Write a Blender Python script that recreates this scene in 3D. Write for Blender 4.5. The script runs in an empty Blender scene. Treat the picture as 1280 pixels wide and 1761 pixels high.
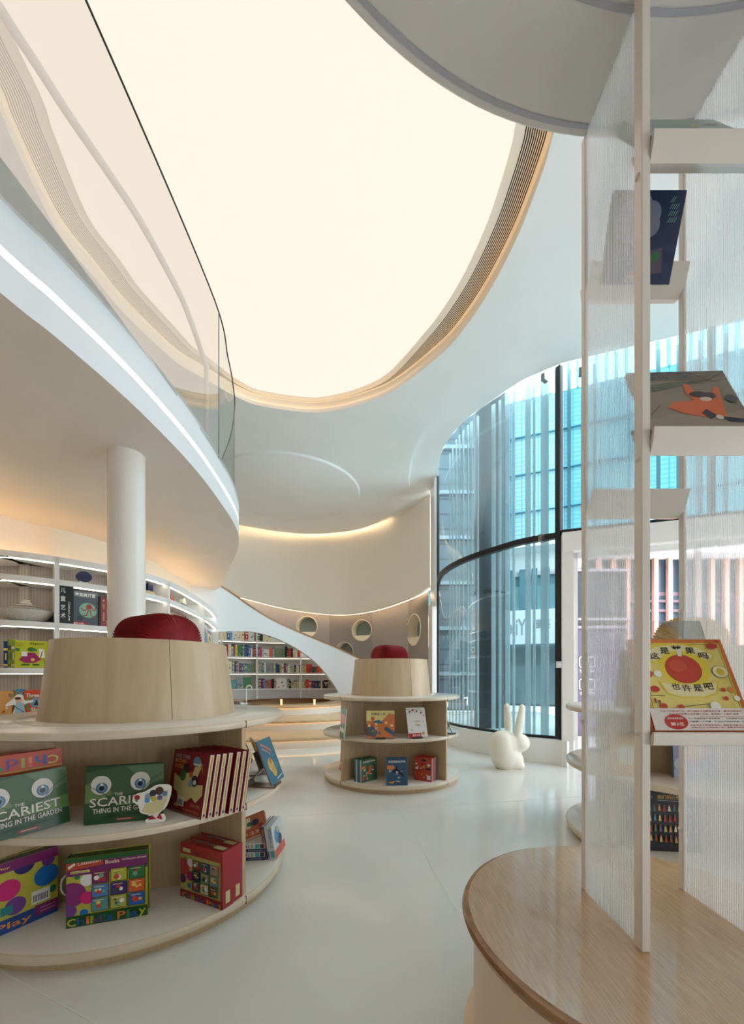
import bpy, bmesh, math, random
from mathutils import Vector, Matrix, Euler
random.seed(7)
PI = math.pi
SC = bpy.context.scene
COL = SC.collection
# ---------------------------------------------------------------- camera, world, sun, exposure
F, HY, EZ = 685.0, 1161.0, 1.15           # focal length in pixels of a 1280x1761 frame, horizon row, eye height
cam = bpy.data.cameras.new('camera'); cam.sensor_fit = 'VERTICAL'; cam.sensor_height = 36.0; cam.sensor_width = 36.0
cam.lens = 36.0 * F / 1761.0
cam.shift_y = (HY - 880.5) / 1761.0
cam.clip_start = 0.05; cam.clip_end = 300
camo = bpy.data.objects.new('camera', cam); COL.objects.link(camo)
camo.location = (0, 0, EZ); camo.rotation_euler = (PI / 2, 0, 0)
SC.camera = camo
SC.view_settings.view_transform = 'Standard'; SC.view_settings.look = 'None'
SC.view_settings.gamma = 1.0; SC.view_settings.exposure = 0.0
SC.view_settings.use_curve_mapping = False
SC.cycles.diffuse_bounces = 8; SC.cycles.max_bounces = 16; SC.cycles.transparent_max_bounces = 24
w = bpy.data.worlds.new('sky'); SC.world = w; w.use_nodes = True
bg = w.node_tree.nodes['Background']; bg.inputs[0].default_value = (0.88, 0.94, 1.0, 1); bg.inputs[1].default_value = 8.0
sl = bpy.data.lights.new('sun', 'SUN'); sl.energy = 2.5; sl.angle = 0.01; sl.color = (1, .96, .9)
so = bpy.data.objects.new('sun', sl); COL.objects.link(so); so.rotation_euler = (math.radians(36), math.radians(-18), 0)
CEIL_EMIT = 1.06
LED = 2.2

# ---------------------------------------------------------------- helpers
def at(x, y, z=None, d=None):
    """point on a level z (or at distance d) seen along a given direction"""
    if d is None: d = F * (EZ - z) / (y - HY)
    if z is None: z = EZ - (y - HY) * d / F
    return Vector(((x - 640) / F * d, d, z))
def s2l(c):
    return tuple(((v / 255) / 12.92 if v / 255 <= .04045 else ((v / 255 + .055) / 1.055) ** 2.4) for v in c)
def spline(pts, n=8, closed=False):
    P = [Vector(p) for p in pts]; m = len(P); out = []
    for i in range(m if closed else m - 1):
        p1, p2 = P[i], P[(i + 1) % m]
        p0 = P[i - 1] if (i > 0 or closed) else p1 * 2 - p2
        p3 = P[(i + 2) % m] if (i + 2 < m or closed) else p2 * 2 - p1
        for k in range(n):
            t = k / n
            out.append(.5 * ((2 * p1) + (p2 - p0) * t + (2 * p0 - 5 * p1 + 4 * p2 - p3) * t * t + (3 * p1 - p0 - 3 * p2 + p3) * t ** 3))
    if not closed: out.append(P[-1])
    return out
def normals2(pts, closed=False):
    out = []; m = len(pts)
    for i in range(m):
        a = pts[i - 1] if (i > 0 or closed) else pts[i]
        b = pts[(i + 1) % m] if (i < m - 1 or closed) else pts[i]
        t = Vector((b[0] - a[0], b[1] - a[1])).normalized()
        out.append(Vector((t[1], -t[0])))
    return out
def offset(pts, d, closed=False):
    N = normals2(pts, closed)
    return [Vector((p[0] + n[0] * (d[i] if isinstance(d, list) else d), p[1] + n[1] * (d[i] if isinstance(d, list) else d))) for i, (p, n) in enumerate(zip(pts, N))]

class MB:
    def __init__(s): s.v = []; s.f = []; s.m = []; s.c = []; s.xf = None; s.sm = []
    def add(s, vs, fs, mi=0, col=None, smooth=False):
        b = len(s.v)
        for p in vs:
            p = Vector(p)
            s.v.append(s.xf @ p if s.xf is not None else p)
        for f in fs: s.f.append([b + i for i in f]); s.m.append(mi); s.c.append(col); s.sm.append(smooth)
        return s
    def box(s, c, size, rz=0, mi=0, col=None, rx=0, ry=0):
        x, y, z = [q / 2 for q in size]
        R = Matrix.Translation(c) @ Euler((rx, ry, rz)).to_matrix().to_4x4()
        vs = [R @ Vector(p) for p in ((-x, -y, -z), (x, -y, -z), (x, y, -z), (-x, y, -z), (-x, -y, z), (x, -y, z), (x, y, z), (-x, y, z))]
        return s.add(vs, [(0, 3, 2, 1), (4, 5, 6, 7), (0, 1, 5, 4), (1, 2, 6, 5), (2, 3, 7, 6), (3, 0, 4, 7)], mi, col)
    def prism(s, poly, z0, z1, mi=0, col=None, smooth=False):
        n = len(poly)
        vs = [(p[0], p[1], z0) for p in poly] + [(p[0], p[1], z1) for p in poly]
        s.add(vs, [(i, (i + 1) % n, n + (i + 1) % n, n + i) for i in range(n)], mi, col, smooth)
        return s.add(vs, [list(range(n))[::-1], list(range(n, 2 * n))], mi, col)
    def lathe(s, prof, c=(0, 0), n=96, a0=0, a1=2 * PI, mi=0, col=None, smooth=True, capped=False):
        full = abs(a1 - a0 - 2 * PI) < 1e-6; k = n if full else n + 1; m = len(prof); vs = []
        for i in range(k):
            a = a0 + (a1 - a0) * i / n
            for r, z in prof: vs.append((c[0] + r * math.cos(a), c[1] + r * math.sin(a), z))
        fs = []
        for i in range(n):
            i2 = (i + 1) % k
            for j in range(m - 1): fs.append((i * m + j, i2 * m + j, i2 * m + j + 1, i * m + j + 1))
        s.add(vs, fs, mi, col, smooth)
        if not full and capped: s.add(vs, [[j for j in range(m)][::-1], [(k - 1) * m + j for j in range(m)]], mi, col)
        return s
    def strip(s, pts, z0, z1, th=0.0, mi=0, col=None, closed=False, smooth=True):
        """upright wall along a plan curve; z0, z1 numbers or lists"""
        n = len(pts); Z0 = z0 if isinstance(z0, list) else [z0] * n; Z1 = z1 if isinstance(z1, list) else [z1] * n
        loops = [pts]
        if th: loops.append(offset(pts, th, closed))
        vs = []
        for L in loops:
            for i in range(n): vs += [(L[i][0], L[i][1], Z0[i]), (L[i][0], L[i][1], Z1[i])]
        m = n if closed else n - 1; fs = []; fe = []
        for i in range(m):
            a, b = 2 * i, 2 * ((i + 1) % n)
            fs.append((a, b, b + 1, a + 1))
            if th:
                o = 2 * n
                fs.append((o + b, o + a, o + a + 1, o + b + 1))
                fe.append((a + 1, b + 1, o + b + 1, o + a + 1)); fe.append((b, a, o + a, o + b))
        if th and not closed: o = 2 * n; fe += [(0, 1, o + 1, o), (2 * n - 1, 2 * n - 2, o + 2 * n - 2, o + 2 * n - 1)]
        s.add(vs, fs, mi, col, smooth); 
        if fe: s.add(vs, fe, mi, col)
        return s
    def band(s, A, B, za, zb, mi=0, col=None, closed=False, smooth=False):
        n = len(A); vs = [(p[0], p[1], za) for p in A] + [(p[0], p[1], zb) for p in B]; m = n if closed else n - 1
        return s.add(vs, [(i, (i + 1) % n, n + (i + 1) % n, n + i) for i in range(m)], mi, col, smooth)
    def slab(s, A, B, z0, z1, mi=0, col=None):
        poly = list(A) + list(B)[::-1]; n = len(A)
        s.band(A, B, z1, z1, mi, col); s.band(A, B, z0, z0, mi, col)
        s.strip(A, z0, z1, 0, mi, col); s.strip(B, z0, z1, 0, mi, col)
        s.strip([A[0], B[0]], z0, z1, 0, mi, col, smooth=False); s.strip([A[-1], B[-1]], z0, z1, 0, mi, col, smooth=False)
        return s
    def tube(s, path, r, n=10, mi=0, col=None, closed=False):
        P = [Vector(p) for p in path]; m = len(P); vs = []; up = Vector((0, 0, 1))
        for i in range(m):
            a = P[i - 1] if (i > 0 or closed) else P[i]; b = P[(i + 1) % m] if (i < m - 1 or closed) else P[i]
            t = (b - a).normalized(); u = t.cross(up)
            if u.length < .05: u = t.cross(Vector((0, 1, 0)))
            u.normalize(); v = t.cross(u).normalized()
            for k in range(n):
                an = 2 * PI * k / n; vs.append(P[i] + (u * math.cos(an) + v * math.sin(an)) * r)
        fs = []
        for i in range(m if closed else m - 1):
            i2 = (i + 1) % m
            for k in range(n): fs.append((i * n + k, i * n + (k + 1) % n, i2 * n + (k + 1) % n, i2 * n + k))
        s.add(vs, fs, mi, col, True)
        if not closed: s.add(vs, [list(range(n))[::-1], [(m - 1) * n + k for k in range(n)]], mi, col)
        return s
    def ball(s, c, r, nu=16, nv=10, mi=0, col=None):
        r = r if isinstance(r, (tuple, list)) else (r, r, r); vs = []; fs = []
        for j in range(nv + 1):
            ph = PI * j / nv
            for i in range(nu):
                th = 2 * PI * i / nu
                vs.append((c[0] + r[0] * math.sin(ph) * math.cos(th), c[1] + r[1] * math.sin(ph) * math.sin(th), c[2] + r[2] * math.cos(ph)))
        for j in range(nv):
            for i in range(nu): fs.append((j * nu + i, (j + 1) * nu + i, (j + 1) * nu + (i + 1) % nu, j * nu + (i + 1) % nu))
        return s.add(vs, fs, mi, col, True)
    def build(s, name, mats, parent=None, fix=True):
        me = bpy.data.meshes.new(name); me.from_pydata([tuple(p) for p in s.v], [], s.f)
        for m in (mats if isinstance(mats, (list, tuple)) else [mats]): me.materials.append(m)
        for p, mi, sm in zip(me.polygons, s.m, s.sm): p.material_index = mi; p.use_smooth = sm
        if any(c is not None for c in s.c):
            a = me.color_attributes.new('tint', 'FLOAT_COLOR', 'CORNER')
            for p, c in zip(me.polygons, s.c):
                c = s2l(c or (200, 200, 200)) + (1,)
                for li in p.loop_indices: a.data[li].color = c
        if fix:
            bm = bmesh.new(); bm.from_mesh(me); bmesh.ops.remove_doubles(bm, verts=bm.verts, dist=1e-5)
            bmesh.ops.recalc_face_normals(bm, faces=bm.faces); bm.to_mesh(me); bm.free()
        me.update(); me.set_sharp_from_angle(angle=math.radians(38))
        o = bpy.data.objects.new(name, me); COL.objects.link(o)
        if parent: o.parent = parent
        return o
def empty(name, loc=(0, 0, 0), rz=0, rot=None):
    o = bpy.data.objects.new(name, None); COL.objects.link(o); o.location = loc
    o.rotation_euler = rot or (0, 0, rz); o.empty_display_size = .1; return o
def tag(o, label, cat, group=None):
    o['label'] = label; o['category'] = cat
    if group: o['group'] = group
    return o
def struct(o): o['kind'] = 'structure'; return o
def bevel(o, wd=.004, seg=2):
    m = o.modifiers.new('bevel', 'BEVEL'); m.width = wd; m.segments = seg; m.limit_method = 'ANGLE'; m.angle_limit = math.radians(50); return o
def dup(o, parent=None):
    c = o.copy(); COL.objects.link(c); c.parent = parent
    for ch in list(o.children): dup(ch, c)
    return c

# ---------------------------------------------------------------- materials
def mat(name, col=(200, 200, 200), rough=.5, metal=0, emit=None, es=0, coat=0, spec=.5, trans=0, ior=1.45):
    m = bpy.data.materials.new(name); m.use_nodes = True; b = m.node_tree.nodes['Principled BSDF']
    b.inputs['Base Color'].default_value = s2l(col) + (1,); b.inputs['Roughness'].default_value = rough
    b.inputs['Metallic'].default_value = metal; b.inputs['Coat Weight'].default_value = coat; b.inputs['Coat Roughness'].default_value = .05
    b.inputs['Specular IOR Level'].default_value = spec; b.inputs['IOR'].default_value = ior
    b.inputs['Transmission Weight'].default_value = trans
    if emit: b.inputs['Emission Color'].default_value = s2l(emit) + (1,); b.inputs['Emission Strength'].default_value = es
    return m
def N(m, t, **k):
    n = m.node_tree.nodes.new(t)
    for a, b in k.items(): setattr(n, a, b)
    return n
def L(m, a, b): m.node_tree.links.new(a, b)
def noisy(m, c1, c2, scale=3, stretch=(1, 1, 1), detail=4, bump=0, coord='Object', lo=.35, hi=.65):
    b = m.node_tree.nodes['Principled BSDF']
    tc = N(m, 'ShaderNodeTexCoord'); mp = N(m, 'ShaderNodeMapping'); mp.inputs['Scale'].default_value = stretch
    no = N(m, 'ShaderNodeTexNoise'); no.inputs['Scale'].default_value = scale; no.inputs['Detail'].default_value = detail
    cr = N(m, 'ShaderNodeValToRGB'); cr.color_ramp.elements[0].color = s2l(c1) + (1,); cr.color_ramp.elements[1].color = s2l(c2) + (1,)
    cr.color_ramp.elements[0].position = lo; cr.color_ramp.elements[1].position = hi
    L(m, tc.outputs[coord], mp.inputs[0]); L(m, mp.outputs[0], no.inputs[0]); L(m, no.outputs[0], cr.inputs[0]); L(m, cr.outputs[0], b.inputs['Base Color'])
    if bump:
        bp = N(m, 'ShaderNodeBump'); bp.inputs['Strength'].default_value = bump; bp.inputs['Distance'].default_value = .002
        L(m, no.outputs[0], bp.inputs['Height']); L(m, bp.outputs[0], b.inputs['Normal'])
    return m
def woody(name, c1, c2, rough, coat=0, stretch=(14, 14, 1), scale=5, bump=.05, spec=.5):
    m = mat(name, c1, rough, coat=coat, spec=spec); return noisy(m, c1, c2, scale, stretch, 6, bump)
WHITE = noisy(mat('white_paint', rough=.55), (226, 224, 220), (232, 230, 226), 2)
WHITEG = mat('white_lacquer', (232, 231, 228), .18)
CEILM = noisy(mat('ceiling_paint', rough=.7), (236, 237, 236), (241, 241, 240), 1)
WALLC = noisy(mat('cream_plaster', rough=.75), (242, 233, 218), (245, 237, 224), 60)
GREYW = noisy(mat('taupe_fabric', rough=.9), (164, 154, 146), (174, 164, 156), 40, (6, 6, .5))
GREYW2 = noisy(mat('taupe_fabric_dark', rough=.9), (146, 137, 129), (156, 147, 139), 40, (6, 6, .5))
MAPLE = woody('maple_veneer', (184, 158, 124), (196, 171, 137), .35)
MAPLEV = woody('maple_drum_veneer', (188, 165, 133), (199, 177, 145), .3, stretch=(7, 7, .6), scale=3)
DISCT = mat('pale_laminate', (222, 216, 206), .14)
RIMM = noisy(mat('maple_rim', rough=.22), (205, 190, 166), (214, 200, 178), 5, (1, 1, 6))
OAK = woody('oak_veneer', (174, 140, 106), (194, 162, 127), .2, coat=.35, stretch=(46, 2.0, 8), scale=5, bump=.1)
OAKR = woody('oak_rim', (122, 84, 52), (160, 118, 80), .25, coat=.3, stretch=(3, 3, 30), scale=4)
OAKP = woody('oak_platform', (196, 162, 122), (212, 180, 142), .25, stretch=(1, 8, 8), scale=3)
RAILW = woody('handrail_wood', (158, 108, 58), (176, 124, 70), .3)
PEACH = mat('peach_laminate', (226, 200, 172), .35)
BLACK = mat('black_metal', (22, 24, 26), .4)
DARK = mat('grille_dark', (14, 12, 10), .7)
CHROME = mat('brushed_fitting', (150, 140, 135), .3, .8)
REDP = noisy(mat('red_honeycomb_paper', rough=.7), (118, 4, 14), (140, 8, 20), 30)
GOLD = noisy(mat('gold_honeycomb_paper', rough=.6), (190, 150, 70), (212, 174, 92), 30)
RUBBER = mat('matte_ivory_plastic', (236, 232, 218), .45)
CERAM = noisy(mat('speckled_ceramic', rough=.4), (196, 188, 176), (214, 208, 198), 60)
LEDW = mat('led_white', (255, 250, 240), emit=(255, 244, 226), es=LED)
LEDS = mat('shelf_led', (255, 250, 240), emit=(255, 242, 222), es=6)
LEDR = mat('recess_led', (255, 230, 190), emit=(255, 206, 140), es=9)
LEDC = mat('led_warm', (255, 230, 190), emit=(255, 216, 162), es=4)
LEDO = mat('led_amber', (255, 220, 170), emit=(255, 196, 128), es=1.7)
FILM = mat('luminous_stretch_film', (70, 68, 64), .6, spec=.2, emit=(255, 238, 222), es=CEIL_EMIT)
BENT = woody('bentwood', (92, 66, 48), (112, 82, 60), .3, coat=.3)
PAGES = mat('page_paper', (224, 218, 204), .8)
PAD = mat('dark_metal_stand', (70, 54, 44), .35)
def printmat():
    m = mat('printed_paper', rough=.33); b = m.node_tree.nodes['Principled BSDF']
    a = N(m, 'ShaderNodeAttribute', attribute_name='tint'); no = N(m, 'ShaderNodeTexNoise'); no.inputs['Scale'].default_value = 35
    mx = N(m, 'ShaderNodeMix', data_type='RGBA', blend_type='MULTIPLY'); mx.inputs[0].default_value = .12
    L(m, a.outputs['Color'], mx.inputs[6]); L(m, no.outputs[0], mx.inputs[7]); L(m, mx.outputs[2], b.inputs['Base Color']); return m
PRINT = printmat()
def floormat():
    m = mat('polished_resin_floor', (206, 207, 202), .09, spec=.5)
    noisy(m, (214, 214, 208), (220, 220, 214), 1.2)
    return m
FLOOR = floormat()
def glassmat(name, tint, gl=.5):
    m = bpy.data.materials.new(name); m.use_nodes = True; nt = m.node_tree; nt.nodes.clear()
    o = N(m, 'ShaderNodeOutputMaterial'); t = N(m, 'ShaderNodeBsdfTransparent'); g = N(m, 'ShaderNodeBsdfGlossy'); f = N(m, 'ShaderNodeFresnel'); mx = N(m, 'ShaderNodeMixShader')
    t.inputs[0].default_value = s2l(tint) + (1,); g.inputs['Roughness'].default_value = .01; f.inputs[0].default_value = 1.42
    ml = N(m, 'ShaderNodeMath', operation='MULTIPLY'); ml.inputs[1].default_value = gl
    L(m, f.outputs[0], ml.inputs[0]); L(m, ml.outputs[0], mx.inputs[0]); L(m, t.outputs[0], mx.inputs[1]); L(m, g.outputs[0], mx.inputs[2]); L(m, mx.outputs[0], o.inputs[0]); return m
GLASS = glassmat('balustrade_glass', (238, 244, 243), .55)
GTINT = glassmat('teal_window_glass', (186, 216, 221), .22)
GDOOR = glassmat('clear_door_glass', (245, 245, 248), .5)
GEDGE = mat('glass_edge', (52, 56, 48), .2)
ACR = glassmat('clear_acrylic', (244, 247, 246), .7)
def fluted():
    m = bpy.data.materials.new('fluted_polycarbonate'); m.use_nodes = True; nt = m.node_tree; nt.nodes.clear()
    o = N(m, 'ShaderNodeOutputMaterial'); tc = N(m, 'ShaderNodeTexCoord'); sx = N(m, 'ShaderNodeSeparateXYZ')
    ml = N(m, 'ShaderNodeMath', operation='MULTIPLY'); ml.inputs[1].default_value = 2 * PI / .0072
    sn = N(m, 'ShaderNodeMath', operation='SINE'); mr = N(m, 'ShaderNodeMapRange'); mr.inputs[1].default_value = -1; mr.inputs[3].default_value = .22; mr.inputs[4].default_value = .66
    L(m, tc.outputs['Object'], sx.inputs[0]); L(m, sx.outputs[1], ml.inputs[0]); L(m, ml.outputs[0], sn.inputs[0]); L(m, sn.outputs[0], mr.inputs[0])
    tr = N(m, 'ShaderNodeBsdfTransparent'); tr.inputs[0].default_value = (.93, .95, .96, 1)
    rf = N(m, 'ShaderNodeBsdfRefraction'); rf.inputs['Roughness'].default_value = .12; rf.inputs['IOR'].default_value = 1.02; rf.inputs[0].default_value = (.97, .97, .97, 1)
    df = N(m, 'ShaderNodeBsdfTranslucent'); df.inputs[0].default_value = (.9, .89, .87, 1)
    d2 = N(m, 'ShaderNodeBsdfDiffuse'); d2.inputs[0].default_value = (.82, .8, .78, 1)
    g = N(m, 'ShaderNodeBsdfGlossy'); g.inputs['Roughness'].default_value = .25
    m0 = N(m, 'ShaderNodeMixShader'); m0.inputs[0].default_value = .45; L(m, df.outputs[0], m0.inputs[1]); L(m, d2.outputs[0], m0.inputs[2])
    m1 = N(m, 'ShaderNodeMixShader'); m1.inputs[0].default_value = .22; L(m, m0.outputs[0], m1.inputs[1]); L(m, rf.outputs[0], m1.inputs[2])
    m2 = N(m, 'ShaderNodeMixShader'); L(m, mr.outputs[0], m2.inputs[0]); L(m, tr.outputs[0], m2.inputs[1]); L(m, m1.outputs[0], m2.inputs[2])
    m3 = N(m, 'ShaderNodeMixShader'); m3.inputs[0].default_value = .07; L(m, m2.outputs[0], m3.inputs[1]); L(m, g.outputs[0], m3.inputs[2])
    L(m, m3.outputs[0], o.inputs[0]); return m
POLY = fluted()
def finmat():
    m = bpy.data.materials.new('frosted_glass_fin'); m.use_nodes = True; nt = m.node_tree; nt.nodes.clear()
    o = N(m, 'ShaderNodeOutputMaterial'); a = N(m, 'ShaderNodeBsdfTransparent'); b = N(m, 'ShaderNodeBsdfDiffuse'); b.inputs[0].default_value = (.45, .5, .52, 1); t = N(m, 'ShaderNodeBsdfTranslucent'); t.inputs[0].default_value = (.5, .55, .57, 1)
    x = N(m, 'ShaderNodeMixShader'); x.inputs[0].default_value = .5; y = N(m, 'ShaderNodeMixShader'); y.inputs[0].default_value = .72
    L(m, b.outputs[0], x.inputs[1]); L(m, t.outputs[0], x.inputs[2]); L(m, a.outputs[0], y.inputs[1]); L(m, x.outputs[0], y.inputs[2]); L(m, y.outputs[0], o.inputs[0]); return m
FIN = finmat()
def gridmat(name, c1, c2, sx, sz, mortar=.06, rough=.4, off=0, brick=False):
    m = mat(name, c1, rough); b = m.node_tree.nodes['Principled BSDF']
    tc = N(m, 'ShaderNodeTexCoord'); sp = N(m, 'ShaderNodeSeparateXYZ'); ad = N(m, 'ShaderNodeMath', operation='ADD'); cb = N(m, 'ShaderNodeCombineXYZ')
    L(m, tc.outputs['Object'], sp.inputs[0]); L(m, sp.outputs[0], ad.inputs[0]); L(m, sp.outputs[1], ad.inputs[1]); L(m, ad.outputs[0], cb.inputs[0]); L(m, sp.outputs[2], cb.inputs[1])
    br = N(m, 'ShaderNodeTexBrick'); br.offset = off; br.inputs['Color1'].default_value = s2l(c1) + (1,); br.inputs['Color2'].default_value = s2l([min(255, q + 8) for q in c1]) + (1,)
    br.inputs['Mortar'].default_value = s2l(c2) + (1,); br.inputs['Scale'].default_value = 1; br.inputs['Mortar Size'].default_value = mortar
    br.inputs['Brick Width'].default_value = sx; br.inputs['Row Height'].default_value = sz
    L(m, cb.outputs[0], br.inputs[0]); L(m, br.outputs[0], b.inputs['Base Color']); return m
FLUTE = gridmat('fluted_back_panel', (186, 176, 166), (164, 154, 144), .035, 9, .004, .6)

# ---------------------------------------------------------------- structure: floor, ceiling, walls
ZC = 5.1
GAPL = mat('cove_led', (255, 232, 200), emit=(255, 226, 186), es=6)
struct(MB().add([(-8, -4, 0), (5.2, -4, 0), (5.2, 12.6, 0), (-8, 12.6, 0)], [(0, 1, 2, 3)]).build('floor', FLOOR))
m = MB()   # fine joints in the resin floor
for a, b in (((-.2, 1.0), (-1.9, 1.75)), ((-.9, 3.2), (2.6, 3.9)), ((.6, .4), (-.1, 6.2))):
    a, b = Vector(a), Vector(b); d = (b - a); mid = (a + b) / 2
    m.box((mid.x, mid.y, .0006), (d.length, .004, .001), math.atan2(d.y, d.x))
struct(m.build('trim_1', mat('joint_filler', (222, 221, 214), .3)))

ring_px = [(949, 241), (938, 282), (913, 351), (883, 423), (842, 500.6), (803, 559), (760, 608), (681, 669.6), (625, 693.6), (569, 706.8), (526.6, 709), (448, 698), (405.6, 682), (350, 650), (300, 620), (215, 540), (165, 480), (100, 400), (25, 250), (0, 190)]
ring = [at(x, y, ZC).xy for x, y in ring_px]
low = [Vector((-2.56, 2.5)), Vector((-2.42, 1.9)), Vector((-2.0, 1.1)), Vector((-1.2, .5)), Vector((-.2, .35)), Vector((.65, .8)), Vector((1.12, 1.5)), Vector((1.26, 2.1)), Vector((1.315, 2.6))]
RING = spline(ring + low, 7, True)
NR = len(RING)
def boundary(p, c=Vector((-.8, 3.6)), x0=-8, x1=5.2, y0=-4, y1=8.4):
    d = p - c; t = 1e9
    if d.x > 0: t = min(t, (x1 - c.x) / d.x)
    if d.x < 0: t = min(t, (x0 - c.x) / d.x)
    if d.y > 0: t = min(t, (y1 - c.y) / d.y)
    if d.y < 0: t = min(t, (y0 - c.y) / d.y)
    return c + d * t
# wave edge of the lowered ceiling
wave_px = [(411, 901.6), (470, 913), (540.6, 918.5), (611, 911.5), (653, 897), (687, 878), (702, 858), (705, 841), (703, 815), (713.5, 769), (739, 732.6), (783, 691), (834.6, 658), (886, 631), (938, 607.6), (998, 583), (1112, 555), (1180, 540)]
wave = [at(x, y, ZC).xy for x, y in wave_px]
WAVE = spline([Vector((-8, 8.6)), Vector((-5.6, 9.4))] + wave + [Vector((5.2, 3.3))], 6)
def edge_poly():
    return [Vector((-8, -4))] + [Vector(p) for p in WAVE] + [Vector((5.2, -4))]
def fill2d(outer, hole, z, name, matl, z2=None):
    """flat plate with a hole, filled by a 2D curve turned into a mesh"""
    cu = bpy.data.curves.new(name, 'CURVE'); cu.dimensions = '2D'; cu.fill_mode = 'BOTH'
    for loop in [outer] + ([hole] if hole else []):
        sp = cu.splines.new('POLY'); sp.points.add(len(loop) - 1); sp.use_cyclic_u = True
        for q, p in zip(sp.points, loop): q.co = (p[0], p[1], 0, 1)
    ob = bpy.data.objects.new(name, cu); COL.objects.link(ob); ob.location = (0, 0, z)
    dg = bpy.context.evaluated_depsgraph_get(); me = bpy.data.meshes.new_from_object(ob.evaluated_get(dg)); bpy.data.objects.remove(ob)
    me.transform(Matrix.Translation((0, 0, z))); me.materials.clear(); me.materials.append(matl)
    o = bpy.data.objects.new(name, me); COL.objects.link(o); return o
o = struct(fill2d(edge_poly(), RING, ZC, 'ceiling', CEILM))
m = MB(); m.strip(WAVE, ZC, ZC + .06); e = m.build('ceiling_edge', CEILM, o)
struct(fill2d([Vector(p) for p in WAVE] + [Vector((5.2, 4.16)), Vector((2.44, 5.12))] + [Vector(p) for p in ((2.06, 5.40), (1.82, 5.70), (1.54, 6.12), (1.35, 6.56), (1.25, 7.05), (1.26, 7.56), (1.32, 8.0), (1.4, 8.7), (1.4, 12.6))] + [Vector((-8, 12.6))], None, ZC + .06, 'ceiling_soffit', CEILM))
wv = [p for p in WAVE if p.x < .4 and p.y > 8 and p.x > -7]
ns_ = 1 if offset(wv, .1)[10].y > wv[10].y else -1
m = MB(); m.strip(offset(wv, ns_ * .03), ZC + .025, ZC + .055, ns_ * .004); struct(m.build('trim_4', GAPL))
# hanging shallow disc
m = MB(); m.lathe([(0, ZC - .045), (1.47, ZC - .045), (1.52, ZC - .035), (1.545, ZC)], (-1.8, 8.55), 128)
struct(m.build('ceiling_disc', CEILM))
# luminous opening
lum = empty('luminous_ceiling', (-.8, 3.5, ZC + .1)); tag(lum, 'huge oval backlit ceiling panel of cream stretched film', 'ceiling light')
def lm(mb, name, mt, par=lum): o = mb.build(name, mt, par); o.matrix_parent_inverse = Matrix.Translation(-lum.location); return o
cen = Vector((-.8, 3.5))
sgn = 1 if (RING[0] + normals2(RING, True)[0] * .1 - cen).length < (RING[0] - cen).length else -1
def inner(d): return offset(RING, [sgn * q for q in d] if isinstance(d, list) else sgn * d, True)
def sm(a, b, x): t = max(0, min(1, (x - a) / (b - a))); return t * t * (3 - 2 * t)
W = [.17 * (1 - sm(4.7, 5.95, p.y)) + .004 for p in RING]
Z1 = ZC + .05; Z2 = ZC + .165
m = MB(); m.strip(RING, ZC, Z1, 0, closed=True); lm(m, 'lip', WALLC)
R1 = inner(-.03); m = MB(); m.band(RING, R1, Z1, Z1, closed=True); m.strip(R1, Z1, Z2, 0, closed=True); lm(m, 'cove_face', WALLC)
m = MB(); R2 = inner(-.022); m.band(inner(-.008), R2, Z1 + .003, Z1 + .003, closed=True); lm(m, 'cove_light', LEDC)
R0 = inner(0); m = MB(); m.band(R1, R0, Z2, Z2, closed=True); lm(m, 'cove_top', WALLC)
Rw = inner(W); Rm = inner([q + .08 for q in W])
m = MB(); m.band(Rw, Rm, Z2, Z2, closed=True); m.strip(Rm, Z2 - .004, Z2 + .006, .003, closed=True); lm(m, 'margin', WALLC)
m = MB(); m.band(R0, Rw, Z2 + .07, Z2 + .07, 0, closed=True); m.strip(R0, Z2, Z2 + .07, 0, closed=True); m.strip(Rw, Z2 + .001, Z2 + .07, 0, closed=True)
lm(m, 'air_grille_recess', DARK)
m = MB()
for k in range(10):
    a = inner([q * (k / 10 + .0) for q in W]); b = inner([q * (k / 10 + .05) for q in W]); m.band(a, b, Z2, Z2, 0, closed=True); pass
g = lm(m, 'grille_slat', mat('grille_slat_paint', (238, 230, 214), .5)); g['kind'] = 'stuff'
m = MB(); lmf = fill2d(Rm, None, Z2 + .005, 'film', FILM); lmf.parent = lum; lmf.matrix_parent_inverse = Matrix.Translation(-lum.location)

# far cream wall hanging above the taupe wall
wp = [(300, 885, 1000), (410, 903, 1026), (500, 916, 1048), (580, 915, 1057), (640, 903, 1050), (700, 878, 1030), (740, 850, 1009)]
pts = []; zb = []
for x, yt, yb in wp:
    q = at(x, yt, ZC + .06); pts.append(Vector((q.x, q.y, 1.15 + q.y / F * (HY - yb))))
wall3 = spline([Vector((-9, 8.6, 3.6)), Vector((-7, 9.6, 3.5))] + pts, 8)
WP = [Vector((p.x, p.y)) for p in wall3]; ZB = [p.z for p in wall3]
s1 = -1 if offset(WP, .1)[20].y < WP[20].y else 1
m = MB(); m.strip(WP, ZB, ZC + .06, s1 * .09); struct(m.build('wall_back', WALLC))
m = MB(); ledp = offset(WP, s1 * .11); m.strip(ledp, [z + .0 for z in ZB], [z + .05 for z in ZB], s1 * .02)
struct(m.build('trim_2', GAPL))
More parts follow.
